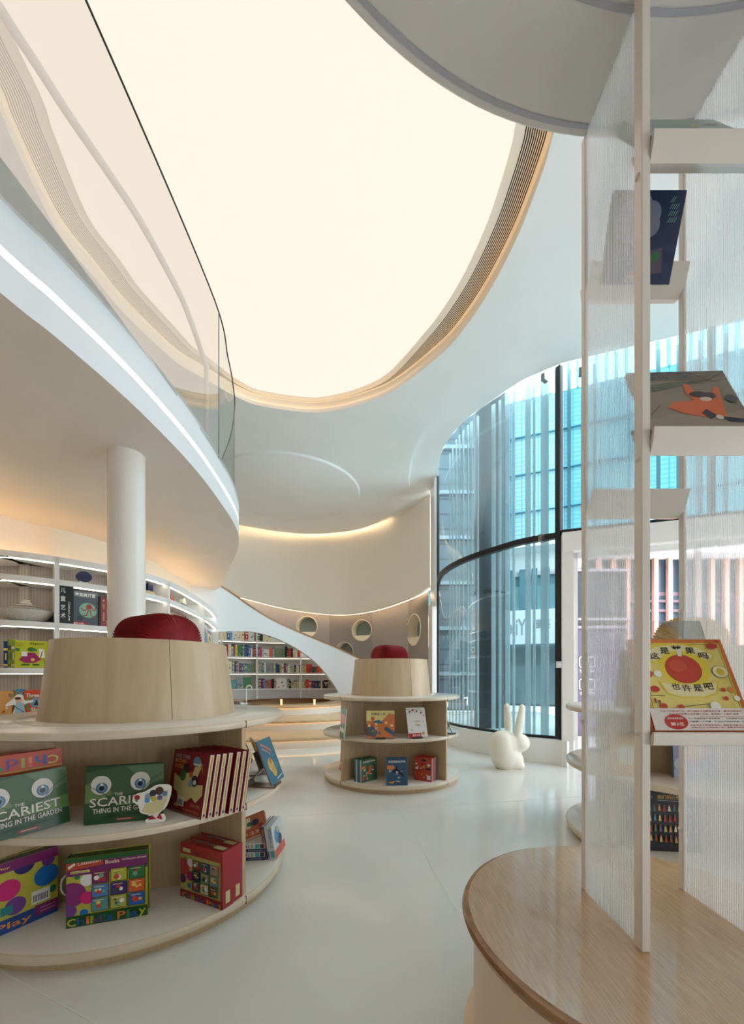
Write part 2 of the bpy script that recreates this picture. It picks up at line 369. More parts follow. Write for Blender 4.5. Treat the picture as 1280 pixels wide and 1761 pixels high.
# taupe porthole wall behind
jx = [(-9, 9.0), (-6.0, 10.9)]
TP = [Vector(p) for p in jx] + [at(x, 0, d=d).xy for x, d in ((400, 11.2), (490, 11.65), (566.5, 11.55), (640.4, 11.1), (702.6, 10.25), (737, 9.2))]
Z0T = .3; Z1T = 3.75
def panel(mb, a, b, z0, z1, hole=None, mi=0, n=64):
    a3, b3 = Vector((a.x, a.y, 0)), Vector((b.x, b.y, 0)); u = (b3 - a3); Lx = u.length; u.normalize()
    P = lambda s_, z_: a3 + u * s_ + Vector((0, 0, z_))
    if not hole: mb.add([P(0, z0), P(Lx, z0), P(Lx, z1), P(0, z1)], [(0, 1, 2, 3)], mi); return
    cs, cz, r = hole; inn = []; out = []
    angs = sorted([2 * PI * k / n for k in range(n)] + [math.atan2(zz - cz, ss - cs) % (2 * PI) for ss in (0, Lx) for zz in (z0, z1)])
    for t in angs:
        dx, dz = math.cos(t), math.sin(t); k = 1e9
        if dx > 1e-9: k = min(k, (Lx - cs) / dx)
        if dx < -1e-9: k = min(k, -cs / dx)
        if dz > 1e-9: k = min(k, (z1 - cz) / dz)
        if dz < -1e-9: k = min(k, (z0 - cz) / dz)
        inn.append(P(cs + r * dx, cz + r * dz)); out.append(P(cs + k * dx, cz + k * dz))
    q = len(angs); mb.add(inn + out, [(i, (i + 1) % q, q + (i + 1) % q, q + i) for i in range(q)], mi)
    return P(cs, cz), u, r
holes = []
wl = MB()
def hole_at(a, b, x, y, rpx):
    t = (x - 640) / F; u = (b - a); k = (t * a.y - a.x) / (u.x - t * u.y); p = a + u * k
    return (u * k).length, EZ + (HY - y) * p.y / F, rpx * p.y / F
for i in range(len(TP) - 1):
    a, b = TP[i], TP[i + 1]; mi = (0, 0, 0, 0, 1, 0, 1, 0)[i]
    if i == 3: holes.append(panel(wl, a, b, Z0T, Z1T, hole_at(a, b, 528, 1078, 17.5), mi))
    elif i == 4:
        zs = EZ + (HY - 1103) * 11.3 / F
        holes.append(panel(wl, a, b, zs, Z1T, hole_at(a, b, 622.5, 1084, 17.5), mi)); holes.append(panel(wl, a, b, Z0T, zs, hole_at(a, b, 592, 1121.5, 16.5), mi))
    elif i == 5: panel(wl, a, b, Z0T, Z1T, None, mi)
    elif i == 6:
        holes.append(panel(wl, a, b, Z0T, Z1T, hole_at(a, b, 712, 1083, 26), mi))
    else: panel(wl, a, b, Z0T, Z1T, None, mi)
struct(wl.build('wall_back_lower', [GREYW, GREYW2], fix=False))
RIMC = mat('porthole_lining', (244, 232, 208), .5)
BACKP = mat('porthole_pane', (128, 142, 142), .15)
for k, (c, u, r) in enumerate(holes):
    nrm = Vector((-u.y, u.x, 0)); 
    if nrm.y < 0: nrm = -nrm
    t = tag(empty('porthole', c), ['round porthole partly hidden behind the top of the stair handrail', 'round porthole left of the red stool in the darker wall panel', 'round porthole half hidden behind the lower end of the stair handrail', 'tall looking porthole nearest the glass bay'][k], 'porthole', 'portholes in the taupe wall')
    m = MB(); nn = 48; V1 = []; 
    for dd, rr in ((-.006, r), (-.006, r * 1.05), (0.0, r * 1.05)):
        pass
    ringp = lambda rr, dd: [u * (rr * math.cos(2 * PI * j / nn)) + Vector((0, 0, rr * math.sin(2 * PI * j / nn))) + nrm * dd for j in range(nn)]
    def br(A, B): m.add(A + B, [(j, (j + 1) % nn, nn + (j + 1) % nn, nn + j) for j in range(nn)], 0, None, True)
    br(ringp(r, -.012), ringp(r, .28)); br(ringp(r * 1.06, -.012), ringp(r, -.012)); br(ringp(r * 1.06, -.012), ringp(r * 1.06, .01)); m.build('rim', RIMC, t)
    m = MB(); m.add(ringp(r * 1.0, .27), [list(range(nn))]); m.build('pane', BACKP, t, fix=False)
    m = MB(); rr = r * .98; seg = [j for j in range(nn) if math.sin(2 * PI * j / nn) < -.42]
    A = [ringp(rr, .02)[j] for j in seg]; B = [ringp(rr, .26)[j] for j in seg]
    m.add(A + B, [list(range(len(A))), list(range(len(A), 2 * len(A)))] + [(0, len(A) - 1, 2 * len(A) - 1, len(A))]); m.build('sill', RIMC, t)
# side and rear walls; open slot in the right one added for daylight
m = MB(); m.strip([Vector((-8, -4)), Vector((-8, 9.0)), Vector((-9, 9))], 0, ZC + .06, 0); struct(m.build('wall_left', WHITE))
m = MB(); RW = [Vector((-8, -4)), Vector((5.2, -4)), Vector((5.2, 3.6))]
m.strip(RW[:2], 0, ZC + .06, .1, smooth=False); m.strip(RW[1:], 0, .6, .1, smooth=False); m.strip(RW[1:], 1.8, ZC + .06, .1, smooth=False)
for x in (-8, -5.5, -2.5, .5, 3, 5.2): m.box((x, -4, 2.5), (.18, .18, 5.0))
for y in (-1.5, 1, 3.5): m.box((5.2, y, 2.5), (.18, .18, 5.0))
struct(m.build('wall_rear', WHITE))

# ---------------------------------------------------------------- window bay
GP = [Vector(p) for p in ((2.42, 5.19), (2.06, 5.42), (1.82, 5.72), (1.54, 6.14), (1.36, 6.56), (1.26, 7.05), (1.27, 7.56), (1.33, 8.0))]
GLZ = spline(GP, 6)
so_ = 1 if offset(GLZ, .1)[10].x < GLZ[10].x else -1      # +offset towards the room
ZG0 = .32; ZTR = 2.97
win = struct(empty('window_1', (1.8, 6, 0)))
def wb(mb, name, mt, par=win): o = mb.build(name, mt, par); o.matrix_parent_inverse = Matrix.Translation(-win.location); return o
cuts = [0, 11, 22, 33, len(GLZ) - 1]
for a, b in zip(cuts[:-1], cuts[1:]):
    for z0, z1 in ((ZG0, ZTR), (ZTR, ZC + .06)):
        m = MB(); m.strip(GLZ[a:b + 1], z0, z1); wb(m, 'glass_pane', GTINT)
m = MB(); m.slab(offset(GLZ, so_ * .03), offset(GLZ, -so_ * .04), ZTR - .04, ZTR + .035); wb(m, 'transom', BLACK)
m = MB(); m.box((2.43, 5.17, (ZG0 + ZC) / 2), (.07, .07, ZC - ZG0 + .1), .5); wb(m, 'mullion', BLACK)
m = MB(); m.box((1.33, 8.02, (ZG0 + ZC) / 2), (.05, .05, ZC - ZG0 + .1), 0); wb(m, 'mullion', BLACK)
m = MB(); m.slab(offset(GLZ, so_ * .02), offset(GLZ, -so_ * .02), ZG0, ZG0 + .035); wb(m, 'sill_channel', BLACK)
m = MB(); CU = [Vector((2.52, 5.02))] + GLZ + [Vector((1.36, 8.6))]
m.slab(offset(CU, so_ * .10), offset(CU, -so_ * .12), 0, ZG0); struct(m.build('wall_curb', WHITEG))
m = MB()
for x, y, d in ((937, 650, 5.27), (932, 926, 5.25)):
    p = at(x, y, d=d); m.box(p, (.09, .05, .09), .6)
wb(m, 'glass_clamp', CHROME)
# right hand front: door and upper window
A0 = Vector((2.44, 5.14)); A1 = Vector((5.2, 4.16)); ua = (A1 - A0).normalized(); an = math.atan2(ua.y, ua.x)
def fr(s, z, dn=0): p = A0 + ua * s + Vector((-ua.y, ua.x)) * dn; return (p.x, p.y, z)
LA = (A1 - A0).length
w2 = struct(empty('window_2', (A0.x, A0.y, 0), an))
def w2b(s0, s1, z0, z1, th, name, mt, par=w2, dn=0): return MB().box(((s0 + s1) / 2, dn, (z0 + z1) / 2), (s1 - s0, th, z1 - z0)).build(name, mt, par)
w2b(.03, LA, ZTR + .03, ZC + .06, .012, 'glass_pane', GTINT)
w2b(.0, LA, ZTR - .03, ZTR + .04, .08, 'transom', BLACK)
for s in (1.55, 2.9): w2b(s, s + .06, ZTR, ZC + .06, .07, 'mullion', BLACK)
for s in (.2,): w2b(s, s + .09, 4.93, 5.02, .06, 'glass_clamp', CHROME, dn=-.04)
struct(w2b(0, LA, 2.70, ZTR - .03, .30, 'wall_lintel', WHITE, None)); o = bpy.data.objects['wall_lintel']; o.location = (A0.x, A0.y, 0); o.rotation_euler = (0, 0, an)
o = struct(w2b(.0, .13, 0, 2.70, .26, 'wall_door_reveal', WHITE, None)); o.location = (A0.x, A0.y, 0); o.rotation_euler = (0, 0, an)
d1 = struct(empty('door_1', (A0.x, A0.y, 0), an))
for s0, s1, z0, z1 in ((.13, .19, 0, 2.70), (1.42, 1.48, 0, 2.70), (.13, LA, 2.63, 2.70), (.19, 1.42, 0, .1), (2.7, 2.78, 0, 2.7), (1.48, 2.7, 0, .1)): w2b(s0, s1, z0, z1, .07, 'door_frame', WHITEG, d1)
w2b(.19, 1.42, .1, 2.63, .012, 'door_glass', GDOOR, d1); w2b(1.48, 2.7, .1, 2.63, .012, 'door_glass', GDOOR, d1)
m = MB(); m.tube([(1.34, -.08, .9), (1.34, -.08, 1.3)], .014); m.box((1.34, -.04, .93), (.02, .08, .02)); m.box((1.34, -.04, 1.27), (.02, .08, .02)); m.build('door_handle', CHROME, d1)
p = at(962, 1143, d=5.0); sw = tag(empty('wall_switch', p, an), 'small white switch plate on the jamb beside the glass door', 'switch')
m = MB(); m.box((0, -.012, 0), (.075, .02, .08)); m.build('plate', mat('switch_plastic', (205, 205, 210), .4), sw); MB().box((0, -.025, 0), (.04, .006, .03)).build('rocker', WHITEG, sw)
# white jamb between cream wall and bay
m = MB(); m.box((1.30, 8.35, 2.55 + 1.3), (.07, .55, 2.6)); m.box((1.28, 8.4, 1.2), (.10, .5, 2.9)); struct(m.build('wall_jamb', WHITEG))

# ---------------------------------------------------------------- outside
gm = noisy(mat('sunlit_paving', rough=.8), (222, 220, 216), (240, 238, 234), 4)
struct(MB().add([(1.0, 4.0, -.03), (60, -14, -.03), (60, 60, -.03), (-10, 60, -.03), (-10, 12.7, -.03), (1.0, 12.7, -.03)], [(0, 1, 2, 3, 4, 5)]).build('ground', gm, fix=False))
TEAL = gridmat('teal_panel_facade', (112, 146, 154), (84, 122, 134), .16, .16, .012, .3)
TEAL2 = gridmat('dark_teal_facade', (64, 78, 86), (46, 58, 66), .9, .5, .03, .3)
b1 = tag(empty('office_building', (6, 17, 0)), 'teal panelled office block across the paving behind the glass bay', 'building')
def ob(mb, name, mt, par): o = mb.build(name, mt, par); o.matrix_parent_inverse = Matrix.Translation(-Vector(par.location)); return o
ux = Vector((.93, -.37))
def bx2(mb, s0, s1, z0, z1, th=.3, dn=0, o=Vector((4.2, 15.6))):
    c = o + ux * (s0 + s1) / 2 + Vector((.37, .93)) * dn; mb.box((c.x, c.y, (z0 + z1) / 2), (s1 - s0, th, z1 - z0), math.atan2(ux.y, ux.x)); return mb
ob(bx2(MB(), -4.5, 14, 5.9, 11.4), 'panel_wall', TEAL, b1)
m = MB()
for z in (7.2, 8.6, 10.0): bx2(m, -4.5, 14, z, z + .04, .1, -.2)
for k in range(10): bx2(m, -4.5 + k * 1.9, -4.46 + k * 1.9, 5.9, 11.4, .1, -.2)
ob(m, 'panel_joint', mat('joint_teal', (80, 130, 145), .5), b1)
m = MB()
for k in range(60): bx2(m, -4.4 + k * .3, -4.34 + k * .3, 11.4, 13.4, .25, -.1)
ob(m, 'roof_louvre', mat('louvre_teal', (150, 200, 205), .5), b1)
ob(bx2(MB(), -4.5, 14, 5.75, 6.0, .9, -.3), 'canopy_edge', mat('pale_band', (214, 218, 220), .6), b1)
ob(bx2(MB(), -4.5, 14, 4.9, 5.8, .2, .2), 'upper_band', mat('shade_band', (205, 205, 205), .6), b1)
m = MB()
for k in range(44): bx2(m, -4.4 + k * .42, -4.2 + k * .42, 3.5, 5.1, .15, -.05)
ob(m, 'vertical_louvre', mat('louvre_slate', (60, 96, 106), .5), b1)
ob(bx2(MB(), -4.5, 14, 3.5, 5.1, .1, .3), 'louvre_back', mat('louvre_back_teal', (120, 160, 168), .5), b1)
ob(bx2(MB(), -4.5, 14, 2.3, 3.55, .3, -.15), 'fascia', mat('fascia_white', (180, 188, 190), .5), b1)
ob(bx2(MB(), -4.5, 14, -.03, 2.35, .1, .4), 'shop_glazing', gridmat('shop_glazing_grey', (92, 104, 108), (70, 80, 86), 1.3, 3.2, .05, .15), b1)
b3 = tag(empty('tower_block', (3, 30, 0)), 'dark grey blue gridded tower seen past the left of the window bay', 'building')
ob(MB().box((3.3, 14.0, 6), (2.2, 1.5, 12.06)), 'wall', TEAL2, b3)
FBG = mat('floor_band_grey', (110, 124, 130), .6)
for k in range(8): ob(MB().box((3.3, 13.2, 1.2 + k * 1.5), (2.2, .12, .12)), 'floor_band', FBG, b3)
co = tag(empty('street_column', (2.62, 8.9, 0)), 'thick dark grey round column standing outside the glass bay', 'column')
m = MB(); m.lathe([(.34, -.03), (.34, 9)], (0, 0), 48); m.build('shaft', mat('column_slate', (34, 40, 44), .45), co)
m = MB(); m.lathe([(.365, 2.95), (.365, 3.0)], (0, 0), 48); m.build('band', BLACK, co)
# frosted glass fins outside the bay
i0 = 0
fins = [758.5, 763, 768, 774, 779, 785, 790.5, 797, 805, 811, 822, 849, 860, 873.5, 884, 908.5, 919, 935, 942]
FW = {873.5: .07, 908.5: .07, 935: .07, 849: .06, 811: .05}
def ray_curve(x, C):
    t = (x - 640) / F; best = None
    for i in range(len(C) - 1):
        a, b = C[i], C[i + 1]; fa, fb = a.x - t * a.y, b.x - t * b.y
        if fa * fb <= 0 and abs(fa - fb) > 1e-9:
            p = a + (b - a) * (fa / (fa - fb)); 
            if best is None or p.y < best[0].y: best = (p, (b - a).normalized())
    return best
OUTC = offset(GLZ, -so_ * .18)
fin0 = None
for x in fins:
    h = ray_curve(x, OUTC)
    if not h: continue
    p, t = h; a = math.atan2(t.y, t.x); wd = FW.get(x, .034)
    o = MB().box((0, 0, 2.6), (wd, .02, 5.26)).build('glass_fin', FIN); o.location = (p.x, p.y, 0); o.rotation_euler = (0, 0, a)
    tag(o, 'tall narrow frosted glass fin standing outside the curved glass bay', 'glass fin', 'frosted fins outside the bay')
for s in (.12, .28, .42, .9, 1.12, 1.33, 1.55, 1.8, 2.1, 2.4):
    o = MB().box((0, 0, 4.1), (.04, .02, 2.2)).build('glass_fin', FIN); o.location = fr(s, 0, .2); o.rotation_euler = (0, 0, an)
    tag(o, 'short frosted glass fin hanging above the glass door', 'glass fin', 'frosted fins above the door')

# ---------------------------------------------------------------- mezzanine
ZS = 2.85; ZST = 3.29
slab_px = [(0, 503), (100, 583), (233, 700), (330, 800), (380, 865), (405, 905), (411, 930), (405, 955), (390, 985), (370, 1015)]
SLE = spline([Vector((-2.3, -.6)), Vector((-1.85, .8))] + [at(x, y, ZS).xy for x, y in slab_px] + [Vector((-4.3, 8.6)), Vector((-8, 8.9))], 8)
mz = struct(empty('mezzanine', (-3, 4, ZS)))
def mzb(mb, name, mt): o = mb.build(name, mt, mz); o.matrix_parent_inverse = Matrix.Translation(-mz.location); return o
rec_px = [(0, 885), (100, 909), (190, 935), (240, 955), (290, 981), (340, 1018)]
REC = spline([Vector((-4.6, -2)), Vector((-4.35, 2.2))] + [at(x, y, ZS).xy for x, y in rec_px] + [Vector((-4.2, 8.9))], 6)
UND = noisy(mat('mezzanine_underside', rough=.6), (222, 214, 206), (226, 219, 211), 2)
und = fill2d([Vector((-8, -.6))] + SLE, None, ZS, 'underside', UND); und.parent = mz; und.matrix_parent_inverse = Matrix.Translation(-mz.location)
FAS = mat('fascia_paint', (226, 230, 234), .5)
sf = 1 if offset(SLE, .1)[40].x > SLE[40].x else -1
m = MB(); m.strip(SLE, ZS, ZS + .17); mzb(m, 'fascia', FAS)
m = MB(); S2 = offset(SLE, -sf * .03); m.band(SLE, S2, ZS + .17, ZS + .17); m.strip(S2, ZS + .17, ZS + .215); m.band(SLE, S2, ZS + .215, ZS + .215); m.strip(SLE, ZS + .215, ZS + .36); S3 = offset(SLE, -sf * .02); m.band(SLE, S3, ZS + .36, ZS + .36); m.strip(S3, ZS + .36, ZST); mzb(m, 'upper_fascia', FAS)
m = MB(); m.strip(offset(SLE, -sf * .018), ZS + .175, ZS + .21, .004); mzb(m, 'led_strip', LEDW)
top = fill2d([Vector((-8, -.6))] + SLE, None, ZST, 'deck', WHITE); top.parent = mz; top.matrix_parent_inverse = Matrix.Translation(-mz.location)
m = MB(); m.strip(REC, 2.3, ZS); struct(m.build('wall_recess', WALLC))
m = MB(); m.strip(offset(REC, .05 if offset(REC, .1)[30].x > REC[30].x else -.05), 2.36, 2.385, .02); struct(m.build('trim_3', LEDR))
# glass balustrade
GBc = [Vector(p) for p in ((-1.9, .3), (-1.58, 1.2), (-1.505, 2.1), (-1.49, 3.76), (-1.61, 4.45), (-1.70, 4.87), (-1.83, 5.3), (-2.12, 5.95), (-2.62, 6.8))]
GB = spline(GBc, 8); ZGT = 4.7
gb = tag(empty('glass_balustrade', (-1.6, 4, ZST)), 'curved frameless glass balustrade on the edge of the mezzanine', 'balustrade')
def gbb(mb, name, mt, par=gb): o = mb.build(name, mt, par); o.matrix_parent_inverse = Matrix.Translation(-Vector(par.location)); return o
GI = offset(GB, -.0)
for a, b in ((0, 24), (24, 27), (27, len(GB) - 1)) if False else ((0, 25), (25, len(GB) - 1)):
    m = MB(); m.strip(GB[a:b + 1], ZST - .02, ZGT); gbb(m, 'glass_panel', GLASS)
m = MB(); m.tube([(p.x, p.y, ZGT) for p in GB], .007, 6); gbb(m, 'top_edge', GEDGE)
p = GB[25]; m = MB(); m.tube([(p.x, p.y, ZST - .02), (p.x, p.y, ZGT)], .005, 6); gbb(m, 'joint', mat('joint_seal', (120, 136, 138), .4))
hr_px = [(0, 15), (60, 107), (120, 200), (185, 295), (235, 370), (280, 450), (320, 530), (350, 615)]
HR = spline([Vector((-2.0, .4)), Vector((-1.84, 1.3))] + [at(x, y, 4.32).xy for x, y in hr_px], 6)
hr = tag(empty('handrail', (-1.6, 4, ZST)), 'white tubular handrail inside the glass balustrade', 'handrail')
HRM = mat('handrail_paint', (214, 208, 202), .35)
m = MB(); e_ = HR[-1]; m.tube([(p.x, p.y, 4.32) for p in HR] + [(e_.x - .0, e_.y + .06, 4.28)], .024, 14); gbb(m, 'rail', HRM, hr)
m = MB(); m.tube([(e_.x, e_.y + .07, ZST), (e_.x, e_.y + .07, 4.3)], .024, 14); gbb(m, 'post', HRM, hr)
# round column
pc = at(218, 783, ZS); rc = 57 / F * pc.y / 2
cl = MB().lathe([(rc, 0), (rc, ZS)], (0, 0), 64).build('round_column', mat('column_lacquer', (232, 228, 222), .16)); cl.location = (pc.x, pc.y, 0)
tag(cl, 'glossy white round column carrying the mezzanine behind the large display drum', 'column')

# ---------------------------------------------------------------- stair balustrade, platform
st_top = [(330, 985, 7.6), (385, 1012.5, 8.1), (434, 1046, 8.7), (471, 1068, 9.05), (511, 1086.5, 9.4), (571.5, 1111.6, 9.75), (615, 1131.8, 9.95), (640, 1143, 10.0)]
st_low = [(330, 1090), (385, 1086), (434, 1086.5), (471, 1096), (511, 1115.5), (545, 1141), (571.5, 1173), (589, 1203)]
def lowy(x):
    for a, b in zip(st_low[:-1], st_low[1:]):
        if x <= b[0]: return a[1] + (b[1] - a[1]) * (x - a[0]) / (b[0] - a[0])
    return 1204
T3 = spline([at(x, y, d=d) for x, y, d in st_top], 10)
S2d = [p.xy for p in T3]; ZT = [p.z for p in T3]
lows = spline([Vector((x, y, 0)) for x, y in st_low], 12)
def lowy(x):
    for a, b in zip(lows[:-1], lows[1:]):
        if a.x <= x <= b.x: return a.y + (b.y - a.y) * (x - a.x) / (b.x - a.x)
    return 1090 if x < 330 else 1204
# refine samples near the steep foot of the arch
PS = []; 
for i in range(len(S2d) - 1):
    for k in range(3): PS.append((S2d[i].lerp(S2d[i + 1], k / 3), ZT[i] + (ZT[i + 1] - ZT[i]) * k / 3))
PS.append((S2d[-1], ZT[-1]))
S2d = [p for p, z in PS]; ZT = [z for p, z in PS]; ZL = []
for p in S2d:
    x = 640 + F * p.x / p.y; ZL.append(max(.54, EZ - (lowy(x) - HY) * p.y / F))
stair = tag(empty('curved_staircase', at(571, 1180, d=9.75)), 'white curved staircase with wood capped side sweeping over an arched opening', 'staircase')
def stb(mb, name, mt): o = mb.build(name, mt, stair); o.matrix_parent_inverse = Matrix.Translation(-Vector(stair.location)); return o
sb_ = 1 if offset(S2d, .1)[40].y > S2d[40].y else -1
m = MB(); m.strip(S2d, ZL, ZT, sb_ * .10); stb(m, 'side_panel', mat('stair_paint', (228, 228, 230), .45))
m = MB(); Sa = offset(S2d, -sb_ * .015); m.strip(Sa, ZT, [z + .035 for z in ZT], sb_ * .13); stb(m, 'handrail_cap', RAILW)
# stair steps behind the side panel
m = MB()
for k in range(4, 74, 4):
    p = S2d[k]; z = ZT[k] - .95; nb = offset(S2d, sb_ * .7)[k]; nb2 = offset(S2d, sb_ * .7)[min(k + 4, len(S2d) - 1)]; p2 = S2d[min(k + 4, len(S2d) - 1)]
    o1 = offset(S2d, sb_ * .12); 
    if z - .1 > ZL[k] + .2: m.prism([o1[k], o1[min(k + 4, len(S2d) - 1)], nb2, nb], z - .12, z)
stb(m, 'step', OAKP) if m.v else None
PC = (-1.98, 9.4)
pf = tag(empty('stepped_wooden_platform', (PC[0], PC[1], 0)), 'round tiered platform with wooden treads and glowing risers below the stair', 'platform')
PW = mat('platform_riser', (232, 228, 220), .3)
a0, a1 = math.radians(-106), math.radians(0)
for r, z0, z1 in ((3.32, 0, .17), (2.47, .17, .35), (1.52, .35, .54)):
    m = MB(); m.lathe([(0.5 if r > 2 else 1.07, z1 - .05), (r - .06, z1 - .05), (r - .06, z0)], (0, 0), 96, a0, a1, 0); m.build('riser', PW, pf)
    ri = {3.32: 2.3, 2.47: 1.4, 1.52: 1.07}[r]
    m = MB(); m.lathe([(ri, z1), (r - .015, z1), (r, z1 - .015), (r, z1 - .04), (r - .015, z1 - .052), (r - .07, z1 - .052)], (0, 0), 96, a0, a1, 0); m.build('tread', OAKP, pf)
    m = MB(); m.lathe([(r - .058, z1 - .06), (r - .045, z1 - .054), (r - .03, z1 - .054)], (0, 0), 96, a0, a1, 0); m.build('led_strip', LEDO, pf)
m = MB(); m.lathe([(1.07, .54), (1.07, .1), (0, .1)], (0, 0), 64); m.build('pit_lining', woody('pit_wood', (150, 108, 70), (170, 126, 84), .4), pf)
m = MB(); m.lathe([(1.0, .535), (1.0, .548), (1.1, .548), (1.1, .535)], (0, 0), 64); m.build('pit_rim', OAKR, pf)
m = MB(); m.lathe([(1.07, .538), (3.2, .538)], (0, 0), 64, -.02, PI); struct(m.build('platform_floor', OAKP, None)).location = (PC[0], PC[1], 0)
hk = tag(empty('hooked_rail', at(424, 1211, z=.54)), 'small white cane shaped rail standing by the round pit', 'rail')
m = MB(); m.tube([(0, 0, 0), (0, 0, .34)] + [(.055 - .055 * math.cos(t), 0, .34 + .055 * math.sin(t)) for t in [PI * k / 8 for k in range(1, 9)]] + [(.11, 0, .28)], .011, 8); m.build('tube', WHITEG, hk)
m = MB(); m.lathe([(0, .008), (.03, .008), (.03, 0)], (0, 0), 16); m.build('foot_plate', WHITEG, hk)
for x in (484, 541):
    o = MB().lathe([(.018, 0), (.018, .09), (.024, .09), (.024, .11), (0, .11)], (0, 0), 14).build('peg_light', LEDO); o.location = at(x, 1212, z=.548); 
    tag(o, 'tiny glowing peg on the near rim of the round pit', 'light', 'pegs on the pit rim')

# ---------------------------------------------------------------- printed art
_tc = {}
def text_mesh(s):
    if s in _tc: return _tc[s]
    cu = bpy.data.curves.new('lettering', 'FONT'); cu.body = s; cu.size = 1; cu.resolution_u = 2; cu.offset = .012; cu.align_x = 'LEFT'
    ob = bpy.data.objects.new('lettering', cu); COL.objects.link(ob)
    dg = bpy.context.evaluated_depsgraph_get(); me = bpy.data.meshes.new_from_object(ob.evaluated_get(dg))
    vs = [(v.co.x, v.co.y) for v in me.vertices]; fs = [list(p.vertices) for p in me.polygons]
    bpy.data.objects.remove(ob); bpy.data.curves.remove(cu); bpy.data.meshes.remove(me)
    if vs:
        x0 = min(v[0] for v in vs); x1 = max(v[0] for v in vs); y0 = min(v[1] for v in vs); y1 = max(v[1] for v in vs)
        vs = [((v[0] - x0) / (x1 - x0 + 1e-6), (v[1] - y0) / (y1 - y0 + 1e-6)) for v in vs]
    _tc[s] = (vs, fs); return _tc[s]
def art_mesh(mb, W_, H_, items, y=-.0005, ori='front', step=.00011):
    """items in fractions of the face; ori front: u->x, v->z facing -y"""
    def P(u, v, k):
        u = max(0, min(1, u)); v = max(0, min(1, v))
        yy = y - k * step
        if ori == 'front': return ((u - .5) * W_, yy, v * H_)
        if ori == 'spine': return (W_, (u) , v * H_)
        return (u, v, 0)
    for k, it in enumerate(items):
        t = it[0]
        if t == 'r': _, u0, v0, u1, v1, c = it; mb.add([P(u0, v0, k), P(u1, v0, k), P(u1, v1, k), P(u0, v1, k)], [(0, 1, 2, 3)], 0, c)
        elif t == 'c':
            _, u, v, r, c = it[:5]; ry = it[5] if len(it) > 5 else r; n = 22
            mb.add([P(u + r * math.cos(2 * PI * i / n), v + ry * (W_ / H_) * math.sin(2 * PI * i / n), k) for i in range(n)], [list(range(n))], 0, c)
        elif t == 'p': _, pts, c = it; mb.add([P(u, v, k) for u, v in pts], [list(range(len(pts)))], 0, c)
        elif t == 'l':      # stroke
            _, pts, wd, c = it
            for (a, b) in zip(pts[:-1], pts[1:]):
                A = Vector((a[0] * W_, a[1] * H_)); B = Vector((b[0] * W_, b[1] * H_)); d = (B - A).normalized() * wd * W_ / 2; n_ = Vector((-d.y, d.x))
                q = [A - d + n_, A - d - n_, B + d - n_, B + d + n_]; mb.add([P(p.x / W_, p.y / H_, k) for p in q], [(0, 1, 2, 3)], 0, c)
        elif t == 't':      # text, u0, v0, width, height, colour, skew rise
            _, s, u0, v0, wd, ht, c = it[:7]; rise = it[7] if len(it) > 7 else 0; mir = it[8] if len(it) > 8 else 0
            vs, fs = text_mesh(s)
            f = lambda a, b: ((u0 + a * wd, v0 + b * ht + a * rise) if not mir else (u0 + (1 - a) * wd, v0 + (1 - b) * ht + (1 - a) * rise))
            mb.add([P(*f(a, b), k) for a, b in vs], fs, 0, c)
    return mb
def rnd_art(bgc, seed, n=6):
    r = random.Random(seed); out = []
    pal = [(220, 90, 60), (240, 200, 90), (70, 120, 160), (60, 110, 70), (235, 230, 220), (40, 40, 50), (200, 140, 150), (120, 170, 190)]
    for _ in range(n):
        u, v = r.uniform(.15, .85), r.uniform(.1, .65); q = r.uniform(.05, .17); c = r.choice(pal)
        if r.random() < .5: out.append(('c', u, v, min(q, u, 1 - u), c, q * .8))
        else: out.append(('p', [(u - q * .8, v - q * .5), (u + q * .7, v - q * .4), (u + q * .3, v + q * .7), (u - q * .4, v + q * .5)], c))
    return out
# ---------------------------------------------------------------- books
def book(W_, H_, T_, col, loc, yaw=0, lean=0, roll=0, art=None, spine=None, label='', cat='book', group=None, paper=(226, 220, 206), name='book', lift=True, back_art=None, board=.0025, mirror=False):
    """origin at the bottom middle of the front cover; the cover faces local -y; spine on the local -x side (mirror: +x)"""
    loc = Vector(loc)
    if lift and lean: loc = loc + Vector((0, 0, T_ * math.sin(abs(lean)) if lean > 0 else 0))
    t = empty(name, loc, rot=(-lean, roll, yaw)); tag(t, label, cat, group)
    m = MB(); b = board; sc = spine or col; sx = 1 if mirror else -1
    m.box((0, b / 2, H_ / 2), (W_, b, H_), 0, 0, col); m.box((0, T_ - b / 2, H_ / 2), (W_, b, H_), 0, 0, col)
    m.box((sx * (W_ / 2 - b / 2), T_ / 2, H_ / 2), (b, T_ - 2 * b, H_), 0, 0, sc)
    o = m.build('cover', PRINT, t)
    m = MB(); m.box((-sx * -.0015 if False else -sx * -.001, T_ / 2, H_ / 2), (W_ - 2 * b - .004, T_ - 2 * b, H_ - .006), 0, 0, paper); m.build('page_block', PRINT, t)
    cov = o
    if art: a = art_mesh(MB(), W_, H_, art).build('cover_print', PRINT, cov, fix=False)
    if back_art: 
        a = art_mesh(MB(), W_, H_, back_art).build('cover_print', PRINT, cov, fix=False); a.rotation_euler = (0, 0, PI); a.location = (0, T_, 0)
    return t
